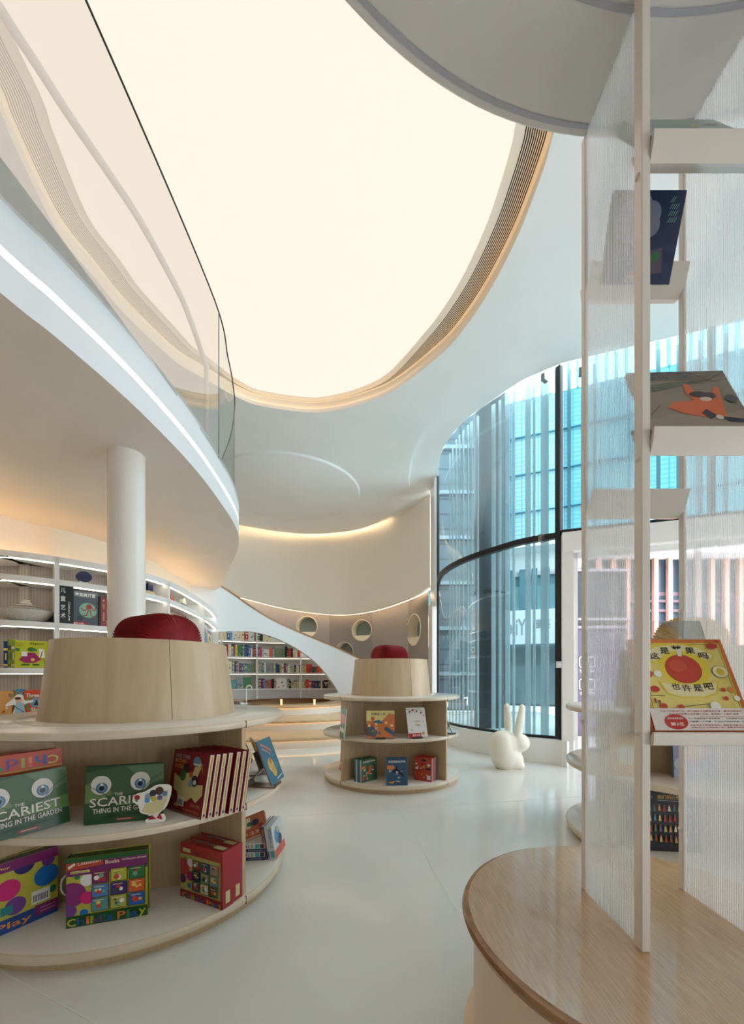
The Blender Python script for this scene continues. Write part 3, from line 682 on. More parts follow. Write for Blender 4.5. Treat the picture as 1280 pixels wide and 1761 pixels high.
def spine_text(t, s, W_, H_, T_, c, sx=-1, v0=.2, v1=.8, frac=.6):
    """lettering running down the spine"""
    vs, fs = text_mesh(s); m = MB()
    hh = T_ * frac; y0 = (T_ - hh) / 2; X = sx * (W_ / 2 + .0006)
    if sx < 0: m.add([(X, y0 + b * hh if True else 0, H_ * (v1 - a * (v1 - v0))) for a, b in [(q[0], 1 - q[1]) for q in vs]], fs, 0, c)
    else: m.add([(X, y0 + b * hh, H_ * (v1 - a * (v1 - v0))) for a, b in vs], fs, 0, c)
    return m.build('spine_lettering', PRINT, t.children[0], fix=False)
def small_book(w_, H_, dep, col, p, yaw, label, group, pic=False, seed=0, band=None, lean=0):
    """spine towards the viewer, or the cover towards the viewer when pic"""
    m = MB(); r = random.Random(seed)
    if pic:
        m.box((0, .008, H_ / 2), (w_, .016, H_), 0, 0, col); art_mesh(m, w_, H_, rnd_art(col, seed, 5), y=-.001, step=.0003)
    else:
        m.box((0, .0012, H_ / 2), (w_, .0024, H_), 0, 0, col)
        for sx in (-1, 1): m.box((sx * (w_ / 2 - .001), dep / 2, H_ / 2), (.002, dep, H_), 0, 0, col)
        m.box((0, dep / 2, H_ / 2), (w_ - .005, dep - .006, H_ - .006), 0, 0, (224, 218, 204))
        k = band or r.choice([(230, 225, 215), (240, 210, 120), tuple(min(255, q + 60) for q in col), tuple(int(q * .5) for q in col)])
        h0 = r.uniform(.62, .8); m.box((0, -.0004, H_ * h0), (w_ * .96, .0008, H_ * r.uniform(.04, .16)), 0, 0, k)
        if r.random() < .7: m.box((0, -.0004, H_ * .1), (w_ * .96, .0008, H_ * r.uniform(.03, .1)), 0, 0, k)
        m.box((0, -.0004, H_ * .42), (w_ * .3, .0008, H_ * .25), 0, 0, k)
    o = m.build('book', PRINT, None, fix=False); o.location = p; o.rotation_euler = (-lean, 0, yaw); return tag(o, label, 'book', group)
def cname(c):
    ref = {'red': (200, 50, 45), 'dark red': (120, 30, 35), 'orange': (225, 120, 60), 'yellow': (225, 210, 90), 'green': (60, 120, 70), 'olive': (170, 165, 110), 'teal': (70, 140, 145), 'blue': (50, 100, 180), 'light blue': (140, 185, 215), 'navy': (30, 45, 95), 'black': (32, 32, 36), 'grey': (140, 142, 145), 'white': (232, 230, 226), 'beige': (205, 190, 160), 'cream': (232, 225, 185), 'pink': (225, 160, 170), 'brown': (130, 80, 50)}
    return min(ref, key=lambda k: sum((a - b) ** 2 for a, b in zip(ref[k], c)))
ORD = ['first', 'second', 'third', 'fourth', 'fifth', 'sixth', 'seventh', 'eighth', 'ninth', 'tenth', 'eleventh', 'twelfth', 'thirteenth', 'fourteenth', 'fifteenth', 'sixteenth', 'seventeenth', 'eighteenth', 'nineteenth', 'twentieth']
K = {'R': (196, 40, 36), 'M': (110, 24, 32), 'O': (226, 110, 56), 'Y': (226, 208, 90), 'G': (54, 120, 66), 'L': (172, 166, 112), 'T': (70, 142, 146), 'B': (44, 96, 178), 'A': (140, 184, 212), 'N': (28, 42, 88), 'K': (30, 30, 34), 'S': (140, 142, 146), 'W': (230, 229, 226), 'E': (204, 190, 160), 'C': (232, 224, 184), 'P': (222, 160, 170), 'U': (126, 78, 50), 'V': (110, 135, 100)}

# ---------------------------------------------------------------- far bookcase under the stair arch
FB = [at(372, 0, d=9.75).xy, at(442, 0, d=10.3).xy, at(517.3, 0, d=10.5).xy, at(610, 0, d=10.45).xy]
fbc = tag(empty('bookcase', (-1.9, 10.4, 0)), 'curved white bookcase full of books seen through the arch under the stair', 'bookcase')
def fb(mb, name, mt): o = mb.build(name, mt, fbc); o.matrix_parent_inverse = Matrix.Translation(-fbc.location); return o
SHZ = [.80, 1.21, 1.62, 2.03, 2.44]
FBC = spline(FB, 6)
def ztop_at(p):
    x = 640 + F * p.x / p.y; y = 1012.5
    for a, b in zip(st_top[:-1], st_top[1:]):
        if a[0] <= x <= b[0]: y = a[1] + (b[1] - a[1]) * (x - a[0]) / (b[0] - a[0])
    if x > 615: y = 1132
    return min(2.62, EZ + (HY - y - 9) * p.y / F - .03)
sg = -1 if offset(FBC, .1)[5].y < FBC[5].y else 1
ZF_ = [ztop_at(p) for p in FBC]
m = MB(); m.strip(offset(FBC, sg * .35), .54, ZF_, .01); fb(m, 'back_panel', WHITE)
FBI = offset(FBC, sg * .34)
for z in SHZ:
    k = max([i for i in range(len(FBC)) if ZF_[i] > z + .02] + [1])
    m = MB(); m.slab(FBC[:k + 1], FBI[:k + 1], z - .035, z); fb(m, 'shelf', WHITEG)
m = MB(); m.strip(offset(FBC, sg * .02), .54, .77); fb(m, 'plinth', mat('plinth_grey', (190, 188, 190), .5))
for x in (381, 442, 517.4, 600):
    p, t = ray_curve(x, FBC); m = MB(); n_ = Vector((-t.y, t.x)); n_ = n_ if n_.y > 0 else -n_; c = p + n_ * .17
    zt_ = min(ztop_at(p), ztop_at(c)) - .02; m.box((c.x, c.y, (.54 + zt_) / 2), (.035, .35, zt_ - .54), math.atan2(t.y, t.x)); fb(m, 'upright', WHITEG)
Q1, Q2 = offset(FBC, sg * .03), offset(FBC, sg * .045)
for z in SHZ[1:]:
    k = max([i for i in range(len(FBC)) if ZF_[i] > z + .02] + [1]); m = MB(); m.slab(Q1[:k + 1], Q2[:k + 1], z - .045, z - .037); fb(m, 'led_strip', LEDW)
rows = {
 2.03: [(383, [(9, 'C*', .7), (5, 'B', .68), (4, 'A', .62), (8, 'W*', .68), (13, 'C*', .66), (6, 'R', .68), (10, 'W*', .7)]), (443.5, [(4, 'G', .6), (5, 'K', .62), (14, 'C*', .58)])],
 1.62: [(388, [(3, 'T', .72), (3, 'R', .8), (5, 'W', .82), (4, 'S', .74), (3, 'M', .85), (4, 'Y*', .8), (8, 'G*', .82), (3, 'T', .84), (4, 'B', .72), (3, 'K', .85), (4, 'B', .85), (3, 'W', .6), (2.5, 'U', .66), (3, 'R', .66)]), (444, [(2.5, 'B', .7), (4, 'R', .7), (3, 'A', .68), (9.5, 'W*', .55), (5, 'O*', .62), (4.5, 'S', .74), (17, 'V*', .62), (3.5, 'K', .78), (3, 'K', .62), (4, 'R', .63), (3.5, 'K', .63), (4, 'E', .63), (4, 'W', .63), (5, 'R', .5)])],
 1.21: [(392, [(9, 'C*', .78), (3.5, 'S', .82), (3, 'K', .74), (2, 'U', .8), (3, 'S', .78), (4, 'M', .68), (3, 'B', .6), (3, 'G', .64), (3, 'B', .64), (11, 'V*', .62)]), (443.5, [(3, 'L', .74), (4, 'S', .74), (4, 'T', .7), (3, 'W', .72), (13, 'S*', .7), (3.5, 'L', .64), (3.5, 'B', .66), (3.5, 'K', .58), (3.5, 'E', .62), (3.5, 'W', .6), (3.5, 'M', .68), (3, 'S', .66), (4, 'W', .52), (3.5, 'E', .48), (3.5, 'S', .48), (4, 'K', .55), (4.5, 'W', .62), (1.8, 'K', .55)]), (518.5, [(4, 'L', .6), (4, 'L', .6), (9.5, 'R*', .62), (4, 'N', .44), (3, 'G', .42), (4.5, 'R', .45), (6, 'O*', .4)])],
 .80: [(397, [(12, 'T*', .62), (11, 'S*', .8), (15, 'G*', .8)]), (443.5, [(3, 'T', .72), (3, 'R', .74), (2.5, 'K', .68), (3.5, 'B', .7), (3.5, 'O', .64), (3.5, 'T', .58), (4, 'R', .6), (5, 'K', .66), (3.5, 'S', .55), (18, 'W*', .72), (3.5, 'S', .68), (4, 'K', .55), (4, 'E', .55), (5.5, 'S', .6), (3.5, 'L', .6), (3.5, 'W', .62)]), (518.5, [(4, 'L', .6), (3, 'L', .6), (4.5, 'R', .64), (5, 'R', .55), (13, 'N*', .54), (3, 'K', .54), (3, 'W', .54), (3, 'K', .54), (6.5, 'K', .6), (4, 'E', .5)])]}
rn = {2.03: 'top visible', 1.62: 'second', 1.21: 'third', .80: 'bottom'}; secn = ['left', 'middle', 'right']
for z, secs in rows.items():
    for x0, lst in secs:
        x = x0; si = 0 if x0 < 440 else (1 if x0 < 500 else 2)
        for k, (wpx, c, hf) in enumerate(lst):
            pic = c.endswith('*'); h = ray_curve(x + wpx / 2, FBC)
            if not h: continue
            p, t = h; n_ = Vector((-t.y, t.x)); n_ = n_ if n_.y > 0 else -n_
            wm = wpx / F * p.y * .96; H_ = hf * .37; cc = K[c[0]]
            q = p + n_ * (.05 if not pic else .06)
            kind = 'picture book facing out' if pic else ('thin' if wpx < 3.3 else 'thick' if wpx > 4.4 else 'upright') + ' ' + cname(cc) + ' book'
            if pic: kind = cname(cc) + ' picture book facing out'
            small_book(wm, H_, .2, cc, (q.x, q.y, z), math.atan2(t.y, t.x), f'{kind}, {ORD[k]} in the {secn[si]} bay, {rn[z]} shelf behind the arch', 'books behind the stair arch', pic, int(x * 10 + z * 100), lean=.08 if pic else 0)
            x += wpx

# ---------------------------------------------------------------- left curved bookcase
lb_px = [(-60, 944.5), (0, 944.5), (97, 957), (190, 973), (248, 985), (300, 1003), (345, 1030), (366, 1047), (377, 1062)]
ZB_ = 2.35
LBC = spline([Vector((-3.9, 2.6))] + [at(x, y, ZB_).xy for x, y in lb_px], 7)
sl_ = -1 if offset(LBC, .1)[30].x > LBC[30].x else 1     # +offset goes into the case
lbc = tag(empty('bookcase', (-3.2, 4.6, 0)), 'long curved white bookcase with glowing shelf lights behind the round column', 'bookcase')
def lb(mb, name, mt): o = mb.build(name, mt, lbc); o.matrix_parent_inverse = Matrix.Translation(-lbc.location); return o
LSZ = [.30, .76, 1.22, 1.68, 2.12]
DEP = .32
LIN = offset(LBC, sl_ * DEP)
for z in LSZ: m = MB(); m.slab(LBC, LIN, z - .055, z); lb(m, 'shelf', WHITEG)
m = MB(); m.slab(LBC, offset(LBC, sl_ * (DEP + .25)), ZB_ - .06, ZB_); lb(m, 'top_board', WHITEG)
m = MB(); m.strip(offset(LBC, sl_ * (DEP - .01)), 0, ZB_ - .03); lb(m, 'back_panel', FLUTE)
m = MB(); m.strip(offset(LBC, sl_ * .01), 0, .25); lb(m, 'plinth', WHITE)
for z in LSZ[1:] + [ZB_ - .005]:
    m = MB(); zz = z - .057; m.slab(offset(LBC, sl_ * .035), offset(LBC, sl_ * .055), zz - .0035, zz); lb(m, 'led_strip', LEDS)
def lface(x, ins=0):
    h = ray_curve(x, LBC); p, t = h; n_ = Vector((t.y, -t.x)) * sl_
    return p, t, n_
for x in (-20, 98, 207, 291, 351.5, 376):
    p, t, n_ = lface(x) if x > 0 else (at(0, 0, d=3.3).xy + Vector((-.05, 0)), None, None)
    if t is None: continue
    c = p + n_ * DEP / 2; m = MB(); m.box((c.x, c.y, ZB_ / 2), (.04, DEP, ZB_ - .01), math.atan2(t.y, t.x)); lb(m, 'upright', WHITEG)
def on_left(x, z, ins=.06):
    p, t, n_ = lface(x); q = p + n_ * ins; return Vector((q.x, q.y, z)), math.atan2(t.y, t.x) if t.x > 0 else math.atan2(t.y, t.x) + PI, p.y, n_
def lbk(x, z, wpx, hpx, col, pic=True, art=None, label='', group=None, lean=.12, T_=.02, ins=.07, yaw_add=0, name='book'):
    q, a, d, n_ = on_left(x, z, ins); obl = abs(math.cos(a) - 0)
    # width along the face for the seen width
    t = Vector((math.cos(a), math.sin(a))); tt = (x - 640) / F
    k = abs(t.x - tt * t.y) / q.y * F; W_ = wpx / k; H_ = hpx / F * q.y
    if a < -PI / 2 or a > PI / 2: a += PI
    return book(W_, H_, T_, col, q, a + yaw_add, lean, art=art, label=label, group=group, name=name)
# ceramics
q, a, d, n_ = on_left(40, LSZ[3], .18)
bwl = tag(MB().lathe([(0, .012), (.09, .012), (.16, .05), (.225, .115), (.235, .115), (.17, .04), (.10, 0), (0, 0)], (0, 0), 48).build('bowl', CERAM), 'wide speckled ceramic bowl holding a stack of plates on the bookcase', 'bowl'); bwl.location = q
for k, (r, zz) in enumerate(((.165, .075), (.145, .10), (.125, .125), (.10, .15))):
    o = MB().lathe([(0, 0), (r * .6, 0), (r, .014), (r, .02), (r * .6, .008), (0, .008)], (0, 0), 40).build('plate', CERAM); o.location = q + Vector((.0, 0, zz))
    tag(o, f'small speckled ceramic plate, {["lowest", "second from bottom", "third from bottom", "topmost"][k]} of the pile in the bowl', 'plate', 'plates piled in the bowl')
o = MB().lathe([(0, 0), (.04, 0), (.05, .02), (.035, .04), (.04, .045), (.03, .055), (0, .055)], (0, 0), 24).build('ceramic_cup', CERAM); o.location = q + Vector((0, 0, .172)); tag(o, 'little carved ceramic piece on top of the plate pile', 'ceramic')
# toys and ornaments
NAVY = mat('navy_lacquer', (24, 34, 66), .35); TAN = mat('tan_wood_block', (196, 168, 138), .5); IVO = mat('ivory_block', (222, 214, 198), .5); RUST = mat('rust_block', (176, 70, 48), .5); SLATE = mat('slate_block', (110, 110, 108), .5); FGR = mat('forest_block', (36, 78, 62), .5)
def arch(w_, h_, t_, n=14):
    r = w_ / 2; return [(-r, 0), (r, 0)] + [(r * math.cos(PI * k / n), h_ - r + r * math.sin(PI * k / n)) for k in range(n + 1)]
def plate_xz(mb, poly, y0, y1, mi=0):
    n = len(poly); vs = [(p[0], y0, p[1]) for p in poly] + [(p[0], y1, p[1]) for p in poly]
    return mb.add(vs, [(i, (i + 1) % n, n + (i + 1) % n, n + i) for i in range(n)] + [list(range(n)), list(range(n, 2 * n))], mi)
def orn(x, z, parts, label, cat='ornament', name='wooden_ornament', ins=.10):
    q, a, d, n_ = on_left(x, z, ins); t = tag(empty(name, q, a if abs(a) < PI / 2 else a + PI), label, cat)
    for nm, mt, poly, y0, y1 in parts: bevel(plate_xz(MB(), poly, y0, y1).build(nm, mt, t), .002)
    return t
rect = lambda x0, z0, x1, z1: [(x0, z0), (x1, z0), (x1, z1), (x0, z1)]
circ = lambda cx, cz, r, ry=None, n=28: [(cx + r * math.cos(2 * PI * k / n), cz + (ry or r) * math.sin(2 * PI * k / n)) for k in range(n)]
orn(149, LSZ[4], [('base', IVO, rect(-.04, 0, .04, .035), 0, .05), ('disc', NAVY, circ(0, .085, .068, .058), -.01, .05)], 'navy oval disc on a pale foot, top shelf left of the column')
orn(250, LSZ[4], [('arch', NAVY, arch(.09, .16, 0), 0, .05)], 'tall navy arch block just right of the round column')
orn(272, LSZ[4], [('base', TAN, [(-.10, 0), (.10, 0), (.06, .06), (-.06, .06)], 0, .07), ('arch', NAVY, [(p[0], p[1] + .06) for p in arch(.085, .10, 0)], .005, .05)], 'navy arch block standing on a tan wedge on the top shelf')
orn(304, LSZ[4], [('base', IVO, [(-.09, 0), (.09, 0), (.06, .045), (-.06, .045)], 0, .06), ('column', IVO, rect(-.035, .045, .035, .18), .005, .05)], 'ivory column block on a wide foot, top shelf')
orn(316, LSZ[4], [('roof', RUST, [(-.08, 0), (.09, 0), (.09, .04), (.0, .11), (-.08, .11)], 0, .05)], 'rust red roof shaped block beside the ivory column block', ins=.14)
orn(330, LSZ[4], [('lower_arch', SLATE, rect(-.075, 0, .075, .07), 0, .06), ('upper_arch', IVO, [(p[0], p[1] + .07) for p in arch(.15, .085, 0)], .0, .055)], 'ivory dome block resting on a slate block, top shelf')
orn(360, LSZ[4], [('base', IVO, rect(-.10, 0, .12, .08), 0, .06), ('cap', FGR, rect(-.08, .08, .04, .14), .0, .05)], 'ivory block with a dark green cap at the far end of the top shelf')
# middle shelf
WHT = (236, 234, 228)
t = lbk(115, LSZ[3], 25, 66, (28, 40, 42), T_=.05, lean=0, ins=.03, name='shelf_sign', label='black shelf sign with white vertical lettering and small English words', art=[('t', '儿', .10, .80, .34, .13, WHT), ('t', '童', .10, .58, .34, .14, WHT), ('t', '艺', .10, .36, .34, .13, WHT), ('t', '术', .10, .14, .34, .14, WHT)])
t['category'] = 'sign'
vs, fs = text_mesh("Children's Arts"); W_, H_ = .145, .38
lbk_dim = None
def sign_side(t):
    c = t.children[0]; W_ = max(v.co.x for v in c.data.vertices) * 2; H_ = max(v.co.z for v in c.data.vertices); m = MB()
    m.add([((.62 + b * .16 - .5) * W_, -.0012, (.58 - a * .5) * H_) for a, b in vs], fs, 0, WHT); m.build('lettering', PRINT, t.children[0], fix=False)
sign_side(t)
lbk(149, LSZ[3], 44, 58, (84, 92, 104), T_=.03, lean=.05, ins=.06, label='slate picture book with a red octopus in a pale green circle', art=[('r', 0, 0, .55, .09, (190, 30, 40)), ('t', '童趣出版', .05, .02, .4, .05, WHT), ('c', .62, .45, .36, (120, 168, 140)), ('c', .62, .45, .33, (142, 186, 160)), ('c', .66, .56, .12, (170, 60, 62)), ('l', [(.6, .5), (.45, .42), (.36, .5)], .04, (170, 60, 62)), ('l', [(.64, .46), (.55, .3), (.42, .28)], .04, (170, 60, 62)), ('l', [(.7, .46), (.74, .3), (.88, .26)], .04, (170, 60, 62)), ('l', [(.74, .52), (.88, .46), (.92, .56)], .04, (170, 60, 62)), ('c', .3, .2, .12, (60, 66, 84)), ('t', '海底两万里', .12, .84, .8, .11, (225, 235, 225))])
lbk(174.5, LSZ[3], 3.5, 52, (24, 18, 20), T_=.03, lean=0, ins=.05, label='thin black book between the octopus book and the maroon book')
lbk(181, LSZ[3], 9, 50, (150, 52, 62), T_=.03, lean=0, ins=.05, label='maroon book with gold lettering left of the column', art=[('t', '积木', .3, .6, .45, .2, (220, 180, 90)), ('r', .35, .2, .65, .5, (200, 140, 90)), ('c', .5, .9, .2, (220, 190, 110))])
lbk(189.5, LSZ[3], 6, 46, (140, 48, 60), T_=.03, lean=0, ins=.08, label='maroon patterned book half hidden by the column', art=[('c', .5, .2, .4, (230, 200, 90)), ('c', .5, .5, .3, (60, 80, 140))])
lbk(257, LSZ[3], 19, 44, (86, 120, 104), T_=.03, lean=.08, ins=.12, label='dark green patterned book right of the column above the red stool', art=[('r', .05, .05, .95, .95, (60, 84, 76)), ('r', .1, .1, .9, .9, (120, 150, 130)), ('c', .5, .7, .3, (50, 80, 70)), ('c', .5, .7, .2, (170, 190, 170)), ('c', .5, .7, .08, (40, 60, 60))])
lbk(330, LSZ[3], 30, 48, (136, 100, 94), T_=.03, lean=0, ins=.2, label='brownish rose panel book at the back of the cubby behind the red stool', art=[('r', 0, .0, 1, .1, (110, 76, 72)), ('r', 0, .35, 1, .38, (120, 88, 84))])
lbk(354.5, LSZ[3], 3, 54, (96, 52, 40), T_=.03, lean=0, ins=.04, label='thin brown patterned spine beside the last upright')
lbk(360, LSZ[3], 8, 34, (170, 190, 200), T_=.03, lean=.05, ins=.06, label='arched pale blue board book near the far end of the bookcase', art=[('c', .4, .6, .3, (190, 90, 80)), ('c', .6, .3, .3, (110, 130, 150))])
lbk(370, LSZ[3], 8, 30, (206, 180, 90), T_=.02, lean=.08, ins=.08, label='yellow and blue picture book at the far end of the bookcase', art=[('r', .1, .75, .9, .95, (60, 90, 150)), ('r', .2, .3, .8, .7, (230, 220, 200)), ('r', .35, .35, .65, .6, (90, 60, 50)), ('r', .1, .05, .9, .2, (200, 80, 60))])
# third shelf
for x, wpx, h, c in ((3, 5.5, 46, (24, 60, 120)), (9, 4, 49, (120, 150, 60)), (13.2, 4, 50, (150, 170, 60)), (18, 5, 48, (164, 180, 70)), (22.5, 3, 48, (226, 226, 210))):
    q, a, d, n_ = on_left(x, LSZ[2], .08); H_ = h / F * q.y
    small_book(wpx / F * q.y * 1.1, H_, .2, c, q, a, f'{cname(c)} book, {"leftmost" if x < 4 else "one" if x < 12 else "thick one" if x < 16 else "last" if x < 20 else "pale thin one"} left of the yellow alligator book', 'books left of the alligator book', False, int(x * 7))
lbk(52.5, LSZ[2], 56, 47, (190, 196, 44), lean=.12, ins=.04, label='lime yellow picture book with a green alligator in a purple skirt', art=[('t', 'Just Short', .02, .88, .28, .05, (50, 60, 30)), ('t', 'Tallest', .05, .8, .2, .045, (50, 60, 30)), ('t', 'Alligators', .44, .83, .46, .12, (40, 50, 20)), ('p', [(.12, .28), (.3, .55), (.6, .56), (.82, .3), (.6, .18), (.3, .18)], (170, 40, 110)), ('r', .2, .42, .38, .6, (240, 240, 240)), ('c', .5, .68, .12, (50, 120, 50), .09), ('p', [(.5, .62), (.68, .62), (.66, .7), (.52, .72)], (60, 130, 60)), ('c', .55, .3, .06, (230, 210, 80)), ('p', [(.74, .4), (.92, .36), (.9, .68), (.74, .72)], (240, 240, 235)), ('l', [(.8, .4), (.84, .62)], .03, (190, 30, 40)), ('c', .08, .66, .07, (60, 130, 60)), ('r', .2, .08, .45, .14, (50, 110, 50)), ('r', .55, .08, .75, .14, (50, 110, 50)), ('l', [(.88, .36), (.95, .1)], .02, (150, 50, 40))])
q, a, d, n_ = on_left(88, LSZ[2], .06)
t = tag(empty('acrylic_holder', q, a), 'clear acrylic holder beside the alligator book', 'book holder'); MB().box((0, .1, .12), (.10, .004, .24)).build('front_sheet', ACR, t); MB().box((0, .16, .10), (.10, .03, .19), 0, 0, (214, 150, 120)).build('leaflets', PRINT, t)
# fourth shelf
lbk(6, LSZ[1], 22, 42, (218, 160, 90), lean=.15, ins=.03, label='orange picture book cut by the left frame edge, lowest shelf in view', art=[('t', 'ED', .68, .76, .25, .12, (40, 60, 130)), ('c', .6, .3, .12, (240, 230, 210)), ('p', [(.2, .1), (.5, .12), (.4, .2)], (120, 60, 50))])
for k, (x, c) in enumerate(((18, (80, 130, 150)), (20.5, (140, 150, 60)))):
    q, a, d, n_ = on_left(x, LSZ[1], .08); small_book(.016, .24, .2, c, q, a, ['thin teal spine right of the orange book', 'thin olive spine right of the orange book'][k], 'spines behind the paper figure', False, 3 + k)
for k, x in enumerate((27.5, 36.5)):
    lbk(x, LSZ[1], 8.5, 44, (70, 140, 190), lean=0, ins=.09, label=['left of two matching blue books with a round yellow badge', 'right of two matching blue books with a round yellow badge'][k], group='matching blue badge books', art=[('c', .5, .84, .34, (220, 190, 70)), ('c', .5, .84, .2, (90, 60, 40))])
lbk(61, LSZ[1], 40, 42, (206, 70, 40), lean=.14, ins=.04, label='red and green picture book with a shark fin in concentric circles', art=[('c', .5, .45, .46, (90, 150, 70)), ('c', .5, .45, .38, (206, 70, 40)), ('c', .5, .48, .27, (120, 160, 190)), ('p', [(.38, .36), (.64, .36), (.58, .46), (.55, .62)], (40, 44, 50)), ('r', .7, .8, .98, .95, (220, 190, 70)), ('t', 'Three', .08, .70, .55, .15, (240, 238, 225)), ('t', 'Shark', .3, .12, .6, .15, (240, 238, 225))])
q, a, d, n_ = on_left(32, LSZ[1], .02)
def cutout(name, loc, yaw, lean, outline, art, label, s):
    t = tag(empty(name, loc, rot=(-lean, 0, yaw)), label, 'cutout figure')
    m = MB(); plate_xz(m, [(max(-9, p[0]) * s, max(0, p[1]) * s) for p in spline([Vector(q) for q in outline], 4, True)], 0, .004); m.build('card', mat('white_card', (236, 232, 224), .6), t)
    art_mesh(MB(), s, s, [tuple(it) for it in art], y=-.0008).build('card_print', PRINT, t, fix=False)
    m = MB(); m.box((0, .03, .03 * 1), (.03, .06, .004), 0); m.build('prop', WHITE, t); return t
cutout('paper_figure', q, a, .1, [(-.2, 0), (.3, 0), (.22, .15), (.18, .5), (.5, .62), (.48, .72), (.2, .72), (.12, .98), (-.1, 1.0), (-.25, .8), (-.45, .6), (-.5, .45), (-.15, .5), (-.22, .2)], [('p', [(.33, .03), (.75, .03), (.66, .6), (.38, .6)], (170, 200, 214)), ('c', .48, .72, .13, (230, 190, 170)), ('c', .44, .82, .12, (90, 50, 40), .07), ('l', [(.3, .45), (.75, .08)], .03, (30, 50, 110)), ('c', .4, .03, .05, (190, 40, 40)), ('c', .6, .03, .05, (190, 40, 40))], 'white edged paper figure of a small angel in front of the blue books', .20)

# ---------------------------------------------------------------- round display units
TOPZ, MIDZ, BASEZ, DRZ = .93, .53, .08, 1.325
def display(C, R, delta, rb, rt, label, panels=True):
    t = tag(empty('round_display_unit', (C[0], C[1], 0)), label, 'display stand')
    m = MB(); m.lathe([(0, 0), (R - .035, 0), (R - .03, .045)], (0, 0), 128); m.build('plinth', MAPLE, t)
    def disc(z, th, name):
        m = MB(); e = th / 2
        prof = [(R - .012, z), (R - .004, z - .004), (R, z - e), (R - .004, z - th + .004), (R - .012, z - th), (0, z - th)]
        m.lathe([(0, z), (R - .012, z)], (0, 0), 128, mi=0); m.lathe(prof, (0, 0), 128, mi=1); m.build(name, [DISCT, RIMM], t)
    disc(BASEZ, .04, 'base_disc'); disc(MIDZ, .034, 'middle_shelf'); disc(TOPZ, .036, 'top_disc')
    cr = .455; cs = [Vector((cr * math.cos(math.radians(delta + 90 * k)), cr * math.sin(math.radians(delta + 90 * k)))) for k in range(4)]
    for z0, z1 in ((BASEZ, MIDZ - .034), (MIDZ, TOPZ - .036)):
        for k in range(4):
            a, b = cs[k], cs[(k + 1) % 4]; d = b - a; c = (a + b) / 2; m = MB(); m.box((c.x, c.y, (z0 + z1) / 2), (d.length, .02, z1 - z0), math.atan2(d.y, d.x)); m.build('back_panel', MAPLE, t)
            an_ = math.radians(delta + 90 * k); u = Vector((math.cos(an_), math.sin(an_))); c = u * (cr - .01 + R - .015) / 2; m = MB()
            m.box((c.x, c.y, (z0 + z1) / 2), (R - .015 - cr + .01, .028, z1 - z0), an_); bevel(m.build('divider', MAPLE, t), .006, 3)
    m = MB(); m.lathe([(rb, TOPZ), (rt, DRZ), (rt - .022, DRZ), (rt - .03, DRZ - .03)], (0, 0), 128); m.build('drum', MAPLEV, t)
    m = MB(); m.lathe([(rt - .03, DRZ - .03), (0, DRZ - .03)], (0, 0), 96); m.build('drum_lid', MAPLE, t)
    m = MB(); m.lathe([(rb + .075, TOPZ), (rb + .075, TOPZ + .0012), (rb + .085, TOPZ + .0012), (rb + .085, TOPZ)], (0, 0), 96); m.build('inlay_ring', mat('inlay', (200, 192, 180), .3), t)
    sm_ = mat('seam', (92, 76, 58), .7)
    for k in range(4):
        an_ = math.radians(delta + 90 * k); u = Vector((math.cos(an_), math.sin(an_))); m = MB()
        for z, th in ((BASEZ, .04), (MIDZ, .034), (TOPZ, .036)): m.box((u.x * (R - .004), u.y * (R - .004), z - th / 2), (.0095, .0022, th * .96), an_)
        m.build('joint', sm_, t)
    an_ = math.radians(delta - 20); m = MB()
    a = Vector((rb * math.cos(an_), rb * math.sin(an_), TOPZ + .002)); b = Vector((rt * math.cos(an_), rt * math.sin(an_), DRZ)); d = b - a
    m.tube([a * 1.0, b], .0012, 6); m.build('drum_joint', sm_, t)
    return t
CN = Vector((-1.295, 2.28)); CF = Vector((.216, 4.57)); CR = Vector((2.18, 2.72))
display(CN, .77, -27, .482, .432, 'large near round display stand with a maple drum and children book boxes')
display(CF, .77, -44, .452, .412, 'round display stand standing alone in the middle of the floor')
display(CR, .77, 19, .452, .412, 'round display stand behind the fluted shelf tower on the right')
def honeycomb(C, yaw, r, hl, mt, label, z=DRZ - .03, rise=1.0, name='honeycomb_stool'):
    n = 34; S = []
    for k in range(15):
        a = PI / 2 * k / 14; S.append((-hl + r * .55 * (1 - math.sin(a)) , math.cos(PI / 2 - a)))
    S = [(-hl - 0 + .55 * r * (1 - math.sin(PI / 2 * k / 9)) * 1 - 0, math.sin(PI / 2 * k / 9)) for k in range(10)]
    # s runs along the bench; radius grows from the end centre to full
    pr = [(-hl + .45 * r * (1 - math.cos(PI / 2 * k / 8)), math.sin(PI / 2 * k / 8)) for k in range(9)]
    prof = pr + [(-s, q) for s, q in pr[::-1]]
    m = MB(); vs = []
    for s, q in prof:
        for i in range(n * 2 + 1):
            th = PI * i / (2 * n); amp = .035 * r * min(1, q * 1.2)
            rr = r * q + (amp if i % 2 else -amp) * (1 if q > .01 else 0)
            sc_ = lambda v: math.copysign(abs(v) ** .74, v)
            vs.append((s, -rr * sc_(math.cos(th)), rr * sc_(math.sin(th)) * rise))
    k = 2 * n + 1; fs = []
    for j in range(len(prof) - 1):
        for i in range(2 * n): fs.append((j * k + i, j * k + i + 1, (j + 1) * k + i + 1, (j + 1) * k + i))
    m.add(vs, fs); o = m.build(name, mt, None, fix=False); o.location = (C[0], C[1], z); o.rotation_euler = (0, 0, yaw); return tag(o, label, 'stool')
honeycomb(CN + Vector((.075, 0)), math.radians(-30), .19, .195, REDP, 'dark red ribbed paper stool on top of the large near drum')
honeycomb(CF + Vector((-.02, 0)), math.radians(38), .19, .185, REDP, 'dark red ribbed paper stool on top of the middle display drum')
